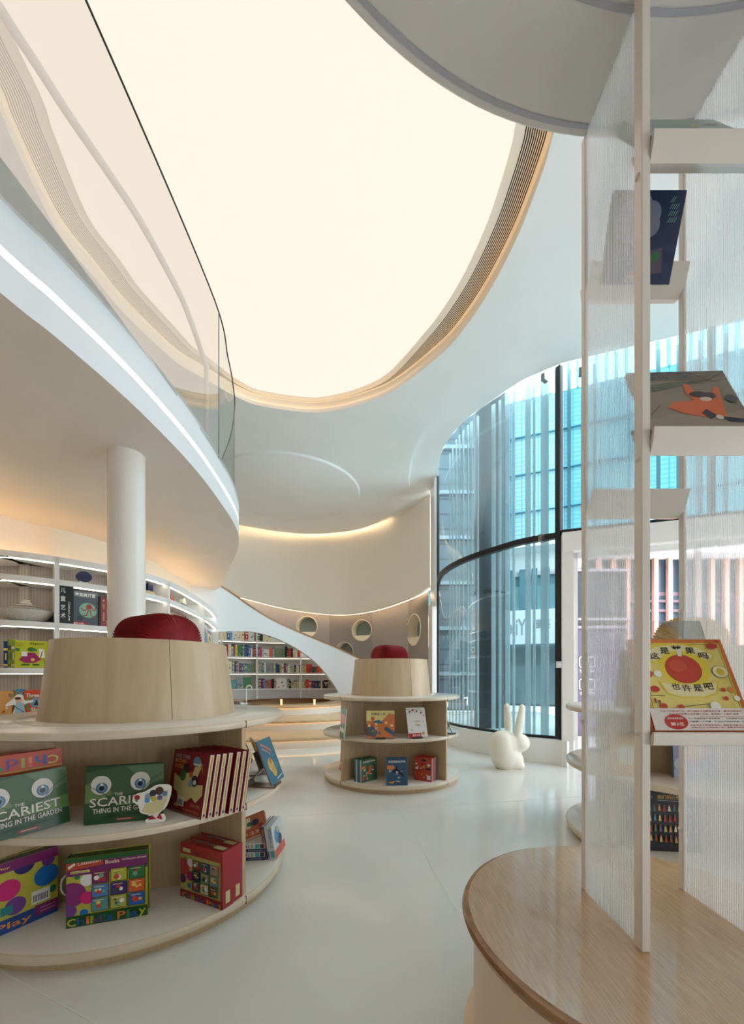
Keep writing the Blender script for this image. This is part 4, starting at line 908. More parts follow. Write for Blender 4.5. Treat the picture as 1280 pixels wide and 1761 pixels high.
honeycomb(CR + Vector((0, 0)), math.radians(82), .245, .10, GOLD, 'gold fan ribbed paper stool seen through the shelf tower')

# ---------------------------------------------------------------- books on the near display
GRN = (58, 92, 52); W1 = (214, 208, 196)
def scary(extra=False):
    base = [('p', [(0, 0), (1, 0), (1, .3), (0, .36)], (34, 74, 44)), ('p', [(0, .36), (.35, .5), (.2, .8), (0, .7)], (98, 126, 76)), ('p', [(.42, .3), (.62, .48), (1, .5), (1, .28)], (92, 128, 66)), ('p', [(.5, .98), (1, .98), (1, .72), (.8, .62)], (86, 112, 80)), ('p', [(0, .9), (.5, 1), (1, 1), (0, 1)], (40, 66, 46)),
      ('c', .19, .67, .135, (36, 50, 60), .14), ('c', .19, .67, .13, (205, 200, 190), .135), ('c', .69, .70, .135, (36, 50, 60), .14), ('c', .69, .70, .13, (205, 200, 190), .135),
      ('c', .20, .62, .075, (70, 108, 140)), ('c', .20, .62, .052, (110, 148, 176)), ('c', .20, .615, .035, (20, 20, 26)), ('c', .69, .66, .075, (70, 108, 140)), ('c', .69, .66, .052, (110, 148, 176)), ('c', .69, .655, .035, (20, 20, 26)), ('c', .20, .68, .018, (225, 220, 210)), ('c', .69, .72, .018, (225, 220, 210)),
      ('l', [(0, .72), (.1, .62), (.3, .46)], .008, (36, 50, 34)), ('l', [(.46, .44), (.7, .52), (.84, .72), (1, .84)], .008, (36, 50, 34)),
      ('t', 'THE', .36, .475, .11, .05, W1), ('t', 'SCARIEST', .065, .285, .83, .15, (30, 40, 30), .03), ('t', 'SCARIEST', .06, .295, .83, .15, W1, .03), ('t', 'THING IN THE GARDEN', .10, .18, .80, .085, W1, .03), ('t', 'CRAIG SMITH & SCOTT TULLOCH', .22, .105, .55, .035, (26, 36, 28), .015), ('r', .38, .045, .62, .08, (160, 40, 44)), ('t', 'SCHOLASTIC', .41, .052, .18, .02, W1)]
    return base
P1 = at(120.6, 1413.5, z=MIDZ); u66 = Vector((math.cos(math.radians(63)), math.sin(math.radians(63)), 0))
book(.285, .232, .014, GRN, P1 - u66 * .1425 + Vector((0, 0, .001)), math.radians(63), .14, art=scary(), label='green garden monster picture book at the left frame edge, in front of an orange box')
# orange box standing behind it
u2 = Vector((math.cos(math.radians(63)), math.sin(math.radians(63)), 0)); P2 = P1 - u2 * .17 + Vector((-.085, .075, 0))
cw = [(58, 80, 150), (60, 140, 100), (110, 70, 140), (210, 200, 90), (226, 130, 90), (50, 90, 170), (150, 170, 70)]
t = book(.30, .30, .05, (196, 76, 48), P2 + Vector((.02, 0, 0)), math.radians(63), .04, paper=(190, 70, 44), label='orange red children book box with upside down coloured letters behind the green book', cat='box', name='book_box', lift=True,
  art=[('r', 0, .76, 1, .775, (190, 180, 80))] + [('t', ch, x0, .80, w_, h_, c, 0, 1) for ch, x0, w_, h_, c in (('C', .83, .13, .12, cw[3]), ('h', .68, .13, .14, cw[5]), ('i', .60, .045, .14, cw[4]), ('l', .52, .04, .14, cw[6]), ('d', .36, .13, .14, cw[2]), ("'", .28, .05, .05, cw[1]), ('s', .14, .12, .10, cw[0]))])
P3 = at(144.4, 1420.6, z=MIDZ); y3 = math.radians(17); u3 = Vector((math.cos(y3), math.sin(y3), 0)); n3 = Vector((-math.sin(y3), math.cos(y3), 0))
book(.292, .235, .013, (62, 88, 58), P3 + u3 * .146, y3, .12, art=scary(), label='front of two green monster picture books in the middle bay, in torn shrink wrap')
book(.292, .235, .013, (58, 84, 54), P3 + u3 * .136 + n3 * .022, y3, .12, label='rear of two green monster picture books, peeking out behind the front one')
# goose cut-out
PG = at(261, 1415, z=MIDZ)
cutout('paper_goose', PG, math.radians(8), .12, [(-.12, 0), (.32, .03), (.3, .22), (.16, .22), (.36, .42), (.46, .78), (.42, .98), (.1, 1.0), (-.06, .92), (-.25, .82), (-.42, .78), (-.52, .60), (-.36, .46), (-.3, .28), (-.06, .2), (.04, .14), (-.14, .1)],
  [('p', [(.24, .30), (.5, .22), (.76, .32), (.86, .56), (.9, .88), (.78, .78), (.5, .56), (.3, .5)], (216, 206, 160)), ('c', .1, .68, .07, (170, 40, 50)), ('p', [(.04, .6), (.12, .66), (.12, .56)], (40, 120, 90)), ('c', .38, .7, .09, (150, 160, 170)), ('c', .5, .78, .09, (50, 50, 60)), ('c', .66, .84, .11, (80, 56, 44)), ('c', .8, .76, .07, (90, 130, 170)), ('c', .36, .6, .07, (90, 150, 200)), ('c', .52, .64, .07, (200, 180, 70)), ('c', .68, .66, .07, (110, 100, 160)), ('p', [(.4, .08), (.62, .1), (.5, .2)], (180, 30, 50)), ('p', [(.62, .12), (.78, .08), (.7, .26)], (180, 30, 50))], 'white edged paper goose carrying small animals, leaning on the green book', .155)
# mother goose stack
BR = at(345, 1412, z=MIDZ); BL = at(285, 1391, z=MIDZ); d = (BR - BL); y4 = math.atan2(d.y, d.x); u4 = d.normalized(); n4 = Vector((-u4.y, u4.x, 0)); W4 = d.length
mg = [('t', 'HERE COMES', .07, .875, .42, .06, (150, 160, 165)), ('t', 'MOTHER', .07, .79, .33, .065, (210, 150, 70)), ('t', 'GOOSE', .07, .70, .26, .065, (210, 150, 70)),
  ('p', [(.30, .22), (.22, .42), (.30, .60), (.52, .66), (.72, .50), (.72, .32), (.55, .20)], (206, 190, 130)), ('p', [(.10, .60), (.14, .35), (.34, .30), (.36, .52), (.2, .58)], (200, 188, 130)), ('p', [(.93, .52), (.95, .36), (.8, .22), (.66, .3), (.66, .48)], (200, 188, 130)), ('p', [(.60, .6), (.68, .84), (.78, .9), (.84, .8), (.74, .58)], (206, 190, 130)), ('c', .69, .86, .10, (90, 140, 170), .08), ('r', .6, .8, .8, .825, (225, 220, 210)), ('p', [(.80, .80), (.9, .66), (.86, .84)], (190, 110, 60)),
  ('c', .42, .72, .08, (40, 40, 46)), ('c', .36, .60, .09, (60, 110, 60)), ('c', .70, .55, .09, (40, 42, 50)), ('c', .71, .53, .04, (220, 215, 205)), ('c', .6, .5, .06, (120, 150, 170)), ('c', .58, .64, .05, (180, 90, 50)), ('r', .30, .11, .50, .26, (216, 210, 200)), ('p', [(.06, .2), (.12, .3), (.2, .2)], (90, 120, 80)), ('p', [(.22, .1), (.3, .16), (.36, .08)], (206, 140, 60)), ('t', 'IONA OPIE', .68, .15, .26, .045, (200, 140, 70)), ('t', 'ROSEMARY WELLS', .50, .06, .44, .04, (200, 120, 60)), ('r', 0, .015, 1, .03, (140, 130, 120))] + [('r', .325 + i * .022, .13, .335 + i * .022, .22, (30, 30, 34)) for i in range(7)]
pos = [0, 1, 2, 3, 4.35, 5.35, 6.35]
for k, s in enumerate(pos):
    c0 = (BR + BL) / 2 + n4 * (s * .0258) + u4 * (.008 * s)
    t = book(W4, .272, .0235, (128, 26, 32), c0, y4, .17, art=mg if k == 0 else None, spine=(214, 206, 196), mirror=True, paper=(214, 206, 190), group='red goose books in a row',
      label='front red goose picture book of the slanted row, cover showing' if k == 0 else f'red goose picture book, {ORD[k]} from the front of the slanted row')
    m = MB(); m.add([(W4 / 2 + .0006, .007, .004), (W4 / 2 + .0006, .0165, .004), (W4 / 2 + .0006, .0165, .268), (W4 / 2 + .0006, .007, .268)], [(0, 1, 2, 3)], 0, (196, 168, 96)); m.add([(W4 / 2 + .0009, .0075, .012), (W4 / 2 + .0009, .016, .012), (W4 / 2 + .0009, .016, .022), (W4 / 2 + .0009, .0075, .022)], [(0, 1, 2, 3)], 0, (30, 40, 60)); m.build('spine_label', PRINT, t.children[0], fix=False)
    spine_text(t, 'Here Comes Mother Goose', W4, .272, .023, (50, 40, 30), 1, .25, .9, .28)
# book boxes on the base
def dots():
    return [('c', .065, .47, .17, (132, 42, 112)), ('c', .25, .40, .09, (206, 30, 110)), ('c', .25, .66, .085, (226, 222, 222)), ('c', .04, .24, .085, (110, 60, 140)), ('c', .21, .19, .05, (30, 110, 190)), ('c', .13, .72, .035, (40, 130, 70)), ('c', .07, .75, .018, (50, 50, 120)), ('c', .14, .12, .02, (226, 222, 222))]
def nine(c9, ox=.31, oy=.20, s=.205, g=.023, sy=.18):
    out = []; r = random.Random(5)
    for j in range(3):
        for i in range(3):
            x0 = ox + i * (s + g); y0 = oy + (2 - j) * (sy + .016); out.append(('r', x0 - .006, y0 - .008, x0 + s, y0 + sy, (30, 50, 40))); out.append(('r', x0, y0, x0 + s - .01, y0 + sy, c9[j * 3 + i]))
            for q in range(4): out.append(('c', x0 + r.uniform(.05, s - .06), y0 + r.uniform(.04, sy - .05), r.uniform(.015, .035), r.choice([(235, 230, 220), (200, 60, 50), (230, 190, 80), (60, 60, 70), (110, 160, 120)])))
            out.append(('l', [(x0 + .03, y0 + sy - .03), (x0 + s - .06, y0 + sy - .03)], .01, (220, 210, 150)))
    return out
def playword(y, h, cols, x=.02, gap=.0):
    ws = [('C', .11), ('h', .10), ('i', .045), ('l', .04), ('d', .10), ("'", .035), ('s', .08), ('P', .11), ('l', .04), ('a', .10), ('y', .10)]; out = []; xx = x
    for k, (ch, w_) in enumerate(ws):
        if k == 7: xx += .05
        yy = y; hh = h
        if ch == "'": yy = y + h * .6; hh = h * .35
        elif ch in 'sa': hh = h * .72
        elif ch == 'y': yy = y - h * .1
        out.append(('t', ch, xx, yy, w_ * .93, hh, cols[k % len(cols)])); xx += w_ + .006
    return out
pc_ = [(206, 190, 70), (40, 84, 150), (220, 120, 60), (150, 160, 50), (90, 60, 130), (30, 120, 90), (30, 84, 160), (220, 120, 60), (50, 130, 80), (40, 90, 170), (206, 196, 60)]
Pb = at(113.8, 1597, z=BASEZ); y5 = math.radians(19); u5 = Vector((math.cos(y5), math.sin(y5), 0))
boxart = [('r', 0, .74, 1, .93, (120, 36, 100)), ('p', [(0, .82), (.44, .86), (.44, .97), (0, .93)], (182, 66, 40)), ('t', 'Littlebean', .14, .885, .27, .045, (225, 215, 200), .02), ('p', [(.03, .845), (.11, .90), (.1, .93), (.02, .88)], (226, 220, 210)), ('r', .05, .775, .28, .81, (214, 206, 120)), ('t', 'Books with Holes', .06, .782, .2, .02, (60, 70, 40)), ('t', 'Books', .47, .86, .17, .055, (232, 222, 190)), ('t', 'reading pen allowed', .67, .875, .31, .038, (222, 212, 190)), ('r', 0, .93, 1, 1, (30, 84, 40)), ('r', 0, 0, 1, .165, (36, 84, 38))]
b = book(.305, .293, .06, (178, 172, 64), Pb + u5 * .1525, y5, 0, paper=(34, 84, 40), spine=(36, 90, 44), art=dots() + [('r', 0, .165, .003, .9, (60, 60, 30))] + boxart[:1] + boxart[1:] + nine([(120, 40, 90), (180, 176, 60), (40, 110, 60), (70, 120, 180), (60, 40, 110), (206, 90, 50), (80, 140, 150), (170, 170, 80), (30, 90, 170)]) + playword(.03, .11, pc_), label='yellow and green spotted book box with nine pictures in the middle bay of the base', cat='box', name='book_box')
m = MB(); m.tube([(-.152 - .030 * math.sin(PI * k / 10) , .03, .17 - .045 * math.cos(PI * k / 10)) for k in range(11)], .004, 8); m.build('handle', mat('milky_handle', (196, 190, 178), .4), b)
Pc = at(99.5, 1566, z=BASEZ); y6 = math.radians(61); u6 = Vector((math.cos(y6), math.sin(y6), 0))
b = book(.305, .293, .06, (184, 178, 66), Pc - u6 * .1525, y6, 0, paper=(40, 30, 80), spine=(30, 60, 130), mirror=True, art=[('c', .08, .70, .18, (222, 218, 220)), ('c', .42, .60, .14, (200, 34, 110)), ('c', .86, .62, .15, (30, 104, 180)), ('c', .5, .34, .12, (110, 60, 140)), ('c', .6, .88, .12, (50, 44, 116)), ('c', .88, .84, .08, (110, 60, 140)), ('c', .08, .52, .06, (30, 120, 90)), ('c', .3, .50, .03, (222, 218, 220)), ('c', .93, .38, .05, (30, 110, 80)),
  ('r', 0, .86, 1, 1, (120, 36, 100)), ('t', "Child's Play", .04, .9, .4, .04, (214, 200, 80)), ('r', 0, 0, 1, .2, (34, 70, 140)), ('r', .72, .06, 1, .22, (126, 40, 104)), ('t', 'childs-play.com', .78, .15, .18, .02, (214, 200, 210)), ('t', 'Childsplaybooks', .78, .10, .18, .02, (214, 200, 210)), ('r', .68, .25, .90, .44, (222, 220, 214))] + [('r', .70 + i * .018, .28, .709 + i * .018, .38, (24, 24, 30)) for i in range(10)] +
  [('r', x0, y0, x0 + .13, y0 + .12, c) for x0, y0, c in ((.02, .24, (60, 110, 60)), (.16, .27, (40, 70, 130)), (.16, .22, (120, 140, 120)), (.34, .26, (40, 130, 130)), (.02, .22, (70, 140, 150)))] + [('t', "'s", .0, .04, .16, .09, (40, 130, 190)), ('t', 'Play', .28, .03, .40, .12, (222, 140, 60))], label='spotted book box showing its back with a barcode, left bay of the base', cat='box', name='book_box')
Pd = at(310.8, 1540, z=BASEZ); Pe = at(383, 1565.5, z=BASEZ); d = Pe - Pd; y7 = math.atan2(d.y, d.x); u7 = d.normalized(); n7 = Vector((-u7.y, u7.x, 0)); W7 = d.length
ra = [('r', 0, .14, .95, .80, (178, 170, 96)), ('r', 0, .80, 1, 1, (176, 56, 52)), ('c', .07, .56, .15, (190, 66, 66)), ('c', .24, .42, .085, (150, 40, 90)), ('c', .24, .66, .07, (216, 206, 206)), ('c', .06, .34, .08, (96, 50, 96)), ('c', .22, .24, .045, (50, 110, 160)), ('c', .13, .72, .03, (60, 130, 90)), ('r', .06, .84, .25, .91, (200, 196, 140)), ('t', '9 Books', .33, .84, .22, .04, (40, 90, 80)), ('t', 'reading pen allowed', .56, .835, .36, .03, (40, 90, 80)), ('r', 0, 0, 1, .14, (150, 40, 48)), ('r', .95, .14, 1, .8, (170, 50, 50))] + nine([(120, 70, 60), (60, 80, 110), (170, 130, 120), (40, 50, 80), (120, 140, 100), (110, 130, 130), (90, 70, 80), (200, 180, 140), (50, 70, 60)], ox=.31, oy=.19, s=.19, g=.02, sy=.17) + playword(.025, .09, pc_, .07)
for k in range(2):
    b = book(W7, .262, .062, (160, 44, 50), (Pd + Pe) / 2 + n7 * (.065 * k) + u7 * (-.004 * k), y7, 0, mirror=True, paper=(170, 52, 56), art=ra if k == 0 else None, label=['front of two red pictured book boxes on the base by the divider', 'rear of two red pictured book boxes on the base by the divider'][k], cat='box', name='book_box', group='red book boxes')
    m = MB(); X = W7 / 2 + .0008; m.add([(X, .018, .02), (X, .044, .02), (X, .044, .075), (X, .018, .075)], [(0, 1, 2, 3)], 0, (206, 204, 150)); m.build('side_label', PRINT, b, fix=False)
    m = MB(); m.add([(.06, .015, .2635), (.125, .015, .2635), (.125, .045, .2635), (.06, .045, .2635)], [(0, 1, 2, 3)], 0, (206, 204, 150)); m.build('top_label', PRINT, b, fix=False)
    m = MB(); m.tube([(-.07, .031, .262), (-.06, .031, .268), (.0, .031, .272), (.05, .031, .268), (.06, .031, .262)], .004, 6); m.build('handle', mat('grey_handle', (120, 116, 112), .4), b)
# bentwood stands and books in the right bay
def stand(loc, yaw, label, group=None, s=1.0, mt=None):
    """wooden loop stand; local -y is the side the book faces"""
    t = tag(empty('book_stand', loc, yaw), label, 'book stand', group)
    prof = [(-.055, .016), (-.06, .006), (-.05, .003), (0, .003), (.075, .004), (.092, .014), (.088, .03), (.05, .062), (.03, .085), (.03, .11), (.06, .19)]
    P = spline([Vector(p) for p in prof], 4); m = MB(); th = .006; O_ = offset(P, th); n = len(P); wd = .045
    for s_ in (0,):
        vs = [(-wd, p.x * s, p.y * s) for p in P] + [(wd, p.x * s, p.y * s) for p in P] + [(-wd, p.x * s, p.y * s) for p in O_] + [(wd, p.x * s, p.y * s) for p in O_]
        fs = []
        for i in range(n - 1): fs += [(i, i + 1, n + i + 1, n + i), (2 * n + i, 3 * n + i, 3 * n + i + 1, 2 * n + i + 1), (i, 2 * n + i, 2 * n + i + 1, i + 1), (n + i, n + i + 1, 3 * n + i + 1, 3 * n + i)]
        fs += [(0, n, 3 * n, 2 * n), (n - 1, 3 * n - 1, 4 * n - 1, 2 * n - 1)]; m.add([Vector(v) + Vector((0, 0, .003)) for v in vs], fs)
    m.build('loop', mt or BENT, t); return t
Y8 = math.radians(84); p8 = at(470, 1357, z=MIDZ); f8 = Vector((math.sin(Y8), -math.cos(Y8), 0)); r8 = Vector((math.cos(Y8), math.sin(Y8), 0))
c8 = p8 + r8 * .10
stand(c8 - f8 * .055 - r8 * .045, Y8, 'bentwood loop stand carrying the blue sea picture book')
book(.205, .255, .008, (52, 112, 134), c8 + Vector((0, 0, .014)) - f8 * .006, Y8, .36, spine=(190, 80, 60), art=[('c', .42, .4, .2, (210, 170, 90)), ('c', .5, .24, .15, (200, 160, 80)), ('c', .45, .5, .08, (180, 110, 60)), ('l', [(.2, .9), (.5, .8), (.7, .7)], .07, (196, 130, 110)), ('l', [(.2, .8), (.45, .72), (.6, .62)], .05, (196, 130, 110)), ('c', .75, .35, .12, (70, 140, 160)), ('l', [(.5, .06), (.9, .1)], .03, (220, 220, 210))], label='blue picture book with golden sea creatures on the nearer bentwood stand')
Y9 = math.radians(112); p9 = at(441, 1331, z=MIDZ); f9 = Vector((math.sin(Y9), -math.cos(Y9), 0)); r9 = Vector((math.cos(Y9), math.sin(Y9), 0))
stand(p9, Y9, 'bentwood loop stand behind the nearer one, carrying the dark book')
book(.2, .21, .012, (60, 62, 84), p9 + f9 * .05 + Vector((0, 0, .02)), Y9, .36, spine=(220, 190, 80), back_art=[('r', 0, 0, 1, 1, (112, 106, 100)), ('r', .05, .5, .95, .9, (140, 134, 126))], label='dark book seen from its grey back on the farther bentwood stand')
# board books on the base, right bay
pb = at(430, 1480, z=BASEZ); y10 = math.radians(4)
for k in range(4):
    c = [(38, 50, 84), (216, 214, 208), (38, 50, 84), (216, 214, 208)][k]; th = .026 if k % 2 else .018; z = BASEZ + sum([.018, .03, .018, .03][:k])
    th = [.018, .03, .018, .03][k]
    m = MB(); m.box((0, .08, th / 2), (.17, .16, th), 0, 0, c); m.box((.0, .0, th / 2), (.17, .003, th * .9), 0, 0, c)
    if k % 2: 
        for i, (ch, cc) in enumerate((('1', (180, 50, 60)), ('2', (50, 70, 140)), ('3', (50, 130, 80)))):
            vs_, fs_ = text_mesh(ch); m.add([((-.03 + i * .017 + a * .012), -.0022, th * (.2 + .6 * b_)) for a, b_ in vs_], fs_, 0, cc)
        m.box((.042, -.001, th / 2), (.024, .004, th * .8), 0, 0, (80, 170, 176)); m.box((.07, -.001, th / 2), (.024, .004, th * .8), 0, 0, (70, 60, 64))
    else:
        m.box((-.03, -.001, th / 2), (.02, .004, th * .6), 0, 0, (200, 120, 40)); m.box((.03, -.001, th / 2), (.08, .004, th * .3), 0, 0, (120, 130, 160))
    o = m.build('board_book', PRINT, None, fix=False); o.location = (pb.x - .0, pb.y, z); o.rotation_euler = (0, 0, y10 + .03 * (k % 2))
    tag(o, ['navy board book at the bottom of the lying stack beyond the divider', 'white numbered board book, second from the bottom of the lying stack', 'navy board book, third from the bottom of the lying stack', 'white numbered board book on top of the lying stack'][k], 'book', 'lying stack of board books')
zt = BASEZ + .096
t = book(.15, .15, .02, (200, 120, 90), (pb.x + .02, pb.y + .02, zt + .02), math.radians(8), .9, roll=-.35, art=[('r', .05, .05, .95, .3, (206, 110, 70)), ('r', .1, .4, .4, .9, (230, 226, 220)), ('c', .6, .6, .15, (50, 60, 100)), ('c', .35, .6, .1, (60, 130, 90)), ('c', .8, .4, .1, (190, 50, 60)), ('t', '123', .2, .1, .5, .14, (230, 226, 220))], label='colourful board book lying askew on top of the lying stack beyond the divider')
for k, (px, th, col, sc, lab, txt) in enumerate(((459, .022, (60, 64, 92), (70, 70, 96), 'navy spined board book standing between the stack and the white one', 'PEEKABOO'), (464, .012, (206, 206, 202), (206, 206, 202), 'plain pale board book standing second from the right end', ''), (470.5, .03, (200, 206, 208), (214, 212, 206), 'white numbered board book standing at the right end of the row', 'PEEKABOO 123'))):
    q = at(px, 1479, z=BASEZ); yy = math.radians(86)
    # spine towards the viewer: cover faces +x
    r_ = Vector((math.cos(yy), math.sin(yy), 0)); f_ = Vector((math.sin(yy), -math.cos(yy), 0))
    t = book(.19, .19, th, col, q + r_ * .095 + f_ * (th / 2), yy, .16, spine=sc, paper=(206, 206, 202), art=[('c', .4, .6, .25, (80, 140, 180)), ('c', .6, .4, .18, (60, 60, 90)), ('r', 0, 0, 1, .25, (206, 90, 80)), ('c', .5, .75, .1, (200, 200, 90))], label=lab)
    if txt: spine_text(t, txt, .19, .19, th, (60, 120, 180) if k == 2 else (220, 140, 100), -1, .35, .92, .6)
    m = MB(); X = -.0958; m.add([(X, .003, .01), (X, th - .003, .01), (X, th - .003, .05), (X, .003, .05)], [(0, 1, 2, 3)], 0, (80, 170, 176) if k == 2 else (40, 44, 80)); m.build('spine_patch', PRINT, t.children[0], fix=False)

# ---------------------------------------------------------------- books on the middle display
q = at(655, 1271.5, z=MIDZ); town = [('r', 0, .62, 1, 1, (226, 210, 140)), ('p', [(0, .55), (.3, .62), (.5, .58), (.7, .78), (.8, .9), (1, .85), (1, 0), (0, 0)], (206, 120, 70)), ('c', .22, .7, .07, (200, 90, 50)), ('p', [(.35, 0), (.5, .3), (.62, .42), (.75, .15), (.8, 0)], (210, 120, 60)), ('p', [(.0, .5), (.25, .4), (.4, .2), (.3, 0), (0, .1)], (90, 90, 96)), ('p', [(.6, .3), (.9, .1), (1, 0), (1, .2), (.7, .42)], (70, 90, 120)), ('p', [(.2, .6), (.45, .66), (.6, .55), (.4, .5)], (60, 110, 130))] + [('r', x, y, x + .09, y + .09, c) for x, y, c in ((.05, .4, (230, 200, 150)), (.16, .42, (200, 80, 60)), (.3, .45, (230, 200, 120)), (.65, .5, (240, 200, 120)), (.78, .52, (220, 110, 70)), (.85, .4, (240, 210, 150)), (.2, .2, (100, 140, 90)), (.42, .12, (70, 110, 140)), (.3, .3, (220, 180, 190)))] + [('t', '四季的一天', .18, .82, .5, .1, (90, 90, 80))]
stand(q + Vector((0, .055, 0)), 0, 'small stand under the square town picture book', 'small display stands', mt=PAD)
book(.275, .262, .01, (210, 140, 80), q + Vector((0, 0, .014)), .02, .22, art=town, label='square yellow and orange picture book of a hillside town, middle display')
q = at(720, 1270.5, z=MIDZ)
stand(q + Vector((-.02, .055, 0)), .25, 'small stand under the white blossom book', 'small display stands', mt=PAD)
book(.205, .29, .012, (216, 214, 210), q + Vector((.0, 0, .014)), math.radians(20), .26, art=[('r', .0, .0, .66, .13, (176, 24, 34)), ('t', '童趣出版', .2, .03, .42, .07, (230, 226, 220)), ('l', [(0, .96), (.3, .9), (.6, .96), (.9, .86)], .015, (110, 70, 64)), ('l', [(.1, .8), (.3, .9), (.5, .82)], .012, (110, 70, 64)), ('c', .18, .86, .05, (150, 90, 80)), ('c', .35, .92, .05, (130, 60, 56)), ('c', .55, .88, .05, (120, 80, 74)), ('c', .78, .82, .05, (140, 70, 64)), ('c', .9, .72, .03, (110, 70, 64)), ('t', '一粒种子', .3, .5, .4, .06, (206, 176, 140)), ('t', '开始', .4, .36, .26, .08, (214, 170, 100)), ('c', .78, .12, .07, (190, 150, 80)), ('c', .2, .25, .03, (60, 50, 50)), ('c', .86, .5, .025, (60, 50, 50))], label='white picture book with dark blossom twigs on the middle display')
def stackrow(px, y, z, yaw, W_, H_, th, n, cols, art, label0, labelk, group, along=None, lean=0, mirror=False, spines=None):
    q = at(px, y, z=z); u = Vector((math.cos(yaw), math.sin(yaw), 0)); nn = Vector((-u.y, u.x, 0)); c0 = q + u * W_ / 2 * (1 if not mirror else -1)
    for k in range(n):
        book(W_, H_, th * .93, cols[k % len(cols)], c0 + nn * th * k, yaw, lean, art=art if k == 0 else None, spine=(spines or cols)[k % len(spines or cols)], mirror=mirror, label=label0 if k == 0 else labelk % ORD[k], group=group, board=.0016)
dn = (60, 70, 80)
def doodle(c, tcol=(232, 230, 222), words='漫画科学'):
    r = random.Random(sum(c)); o = [('t', words, .1, .84, .8, .09, tcol)]
    for _ in range(16):
        u, v = r.uniform(.1, .88), r.uniform(.12, .74); k = r.choice([(230, 226, 214), (30, 36, 46), (220, 110, 60), (206, 190, 90), (150, 170, 180)])
        o.append(r.choice([('c', u, v, r.uniform(.03, .07), k, r.uniform(.02, .05)), ('r', u - .05, v - .015, u + .06, v + .02, k)]))
    return o
stackrow(622, 1347, BASEZ, math.radians(46), .225, .225, .0155, 7, [(40, 88, 56)], doodle((40, 88, 56), words='生机勃勃的森林') + [('r', .02, .6, .25, .72, (220, 120, 50)), ('p', [(.4, .35), (.5, .7), (.62, .68), (.56, .3)], (206, 90, 50)), ('c', .14, .16, .08, (196, 60, 50))], 'green doodle covered science book, front of the left row on the middle display base', '%s book from the front in the left green row, middle display base', 'green row on the middle display', lean=.02, spines=[(206, 210, 206), (90, 130, 180), (70, 110, 90), (120, 150, 190)])
orca = [('r', 0, 0, 1, .03, (220, 218, 214)), ('p', [(.25, .5), (.4, .62), (.5, .76), (.52, .62), (.7, .52), (.85, .36), (.8, .33), (.6, .45), (.4, .46)], (16, 20, 30)), ('p', [(.42, .5), (.6, .48), (.5, .54)], (230, 230, 230)), ('r', .05, .6, .34, .75, (220, 120, 50)), ('p', [(.05, .14), (.42, .2), (.3, .1)], (206, 150, 60))]
stackrow(665, 1353, BASEZ, math.radians(2), .205, .262, .017, 5, [(44, 78, 112)], doodle((44, 78, 112), words='生机勃勃的海洋') + orca, 'navy sea book with an orca, front of the middle row on the middle display base', '%s book from the front in the middle sea row, middle display base', 'sea row on the middle display', lean=.18, spines=[(160, 180, 200), (206, 206, 206)])
stackrow(742.4, 1345.4, BASEZ, math.radians(-34), .195, .235, .0165, 8, [(196, 70, 50)], doodle((196, 70, 50), words='') [1:] + [('r', .42, .84, .68, .93, (40, 44, 56)), ('c', .84, .7, .1, (225, 222, 214), .06), ('c', .16, .52, .1, (225, 222, 214), .06), ('r', .68, .48, .94, .58, (40, 44, 56)), ('r', .74, .08, .94, .26, (226, 224, 220))], 'red doodle covered science book, front of the right row on the middle display base', '%s book from the front in the right red row, middle display base', 'red row on the middle display', mirror=True, lean=.02, spines=[(150, 150, 190), (206, 140, 120), (60, 64, 110), (206, 110, 100), (90, 120, 90), (130, 150, 120), (70, 90, 120)])
for px, y, z, H_, c, lab in ((590, 1273, MIDZ, .29, (60, 120, 80), 'green and red book edge showing at the left side of the middle display, middle shelf'), (589, 1330, BASEZ, .26, (200, 70, 60), 'red and white book edge at the left side of the middle display, base')):
    q = at(px, y - 2, z=z) + Vector((-.02, .06, 0)); t = book(.2, H_, .02, c, q, math.radians(-75), .08, spine=c, label=lab, art=[('r', 0, .5, 1, .8, (214, 60, 50)), ('r', 0, .2, 1, .35, (225, 220, 210))])
q = at(777, 1263, z=MIDZ); stand(q + Vector((0, .05, 0)), math.radians(75), 'small stand at the right side of the middle display', 'small display stands', s=.8, mt=PAD)
book(.18, .15, .008, (120, 160, 150), q + Vector((.02, .04, .012)), math.radians(80), .4, art=[('r', .1, .1, .9, .5, (220, 220, 200))], label='small pale green book on the stand at the right of the middle display')

# ---------------------------------------------------------------- rabbit chair
rb = at(876, 1321, z=0)
rt_ = tag(empty('rabbit_chair', (rb.x, rb.y, 0)), 'ivory plastic rabbit shaped chair standing in front of the window bay', 'chair')
m = MB()
m.ball((-.09, 0, .27), (.165, .155, .20), 28, 18); m.ball((-.05, 0, .15), (.17, .145, .19), 28, 18); m.ball((.05, 0, .10), (.125, .12, .13), 24, 14); m.ball((.115, 0, .035), (.075, .10, .06), 20, 12)
m.ball((.105, 0, .315), (.148, .125, .122), 28, 18); m.ball((.0, 0, .30), (.14, .13, .14), 24, 14)
for (x0, z0, x1, z1, yy) in ((.025, .40, -.005, .745, .07), (.085, .40, .135, .745, -.06)):
    n = 10
    for k in range(n + 1):
        f = k / n; m.ball((x0 + (x1 - x0) * f, yy, z0 + (z1 - z0) * f), (.042 + .016 * math.sin(PI * min(1, f * 1.1)), .032, .058), 16, 10)
bo = m.build('body', RUBBER, rt_, fix=False)
md = bo.modifiers.new('merge', 'REMESH'); md.mode = 'VOXEL'; md.voxel_size = .010; md.use_smooth_shade = True
ms = bo.modifiers.new('soften', 'SMOOTH'); ms.factor = .8; ms.iterations = 14
m = MB(); m.lathe([(0, -.0), (.1, 0), (.1, .004), (0, .004)], (0, 0), 24); fp = m.build('foot_pad', RUBBER, rt_)
fp.scale = (1.5, 1, 1)

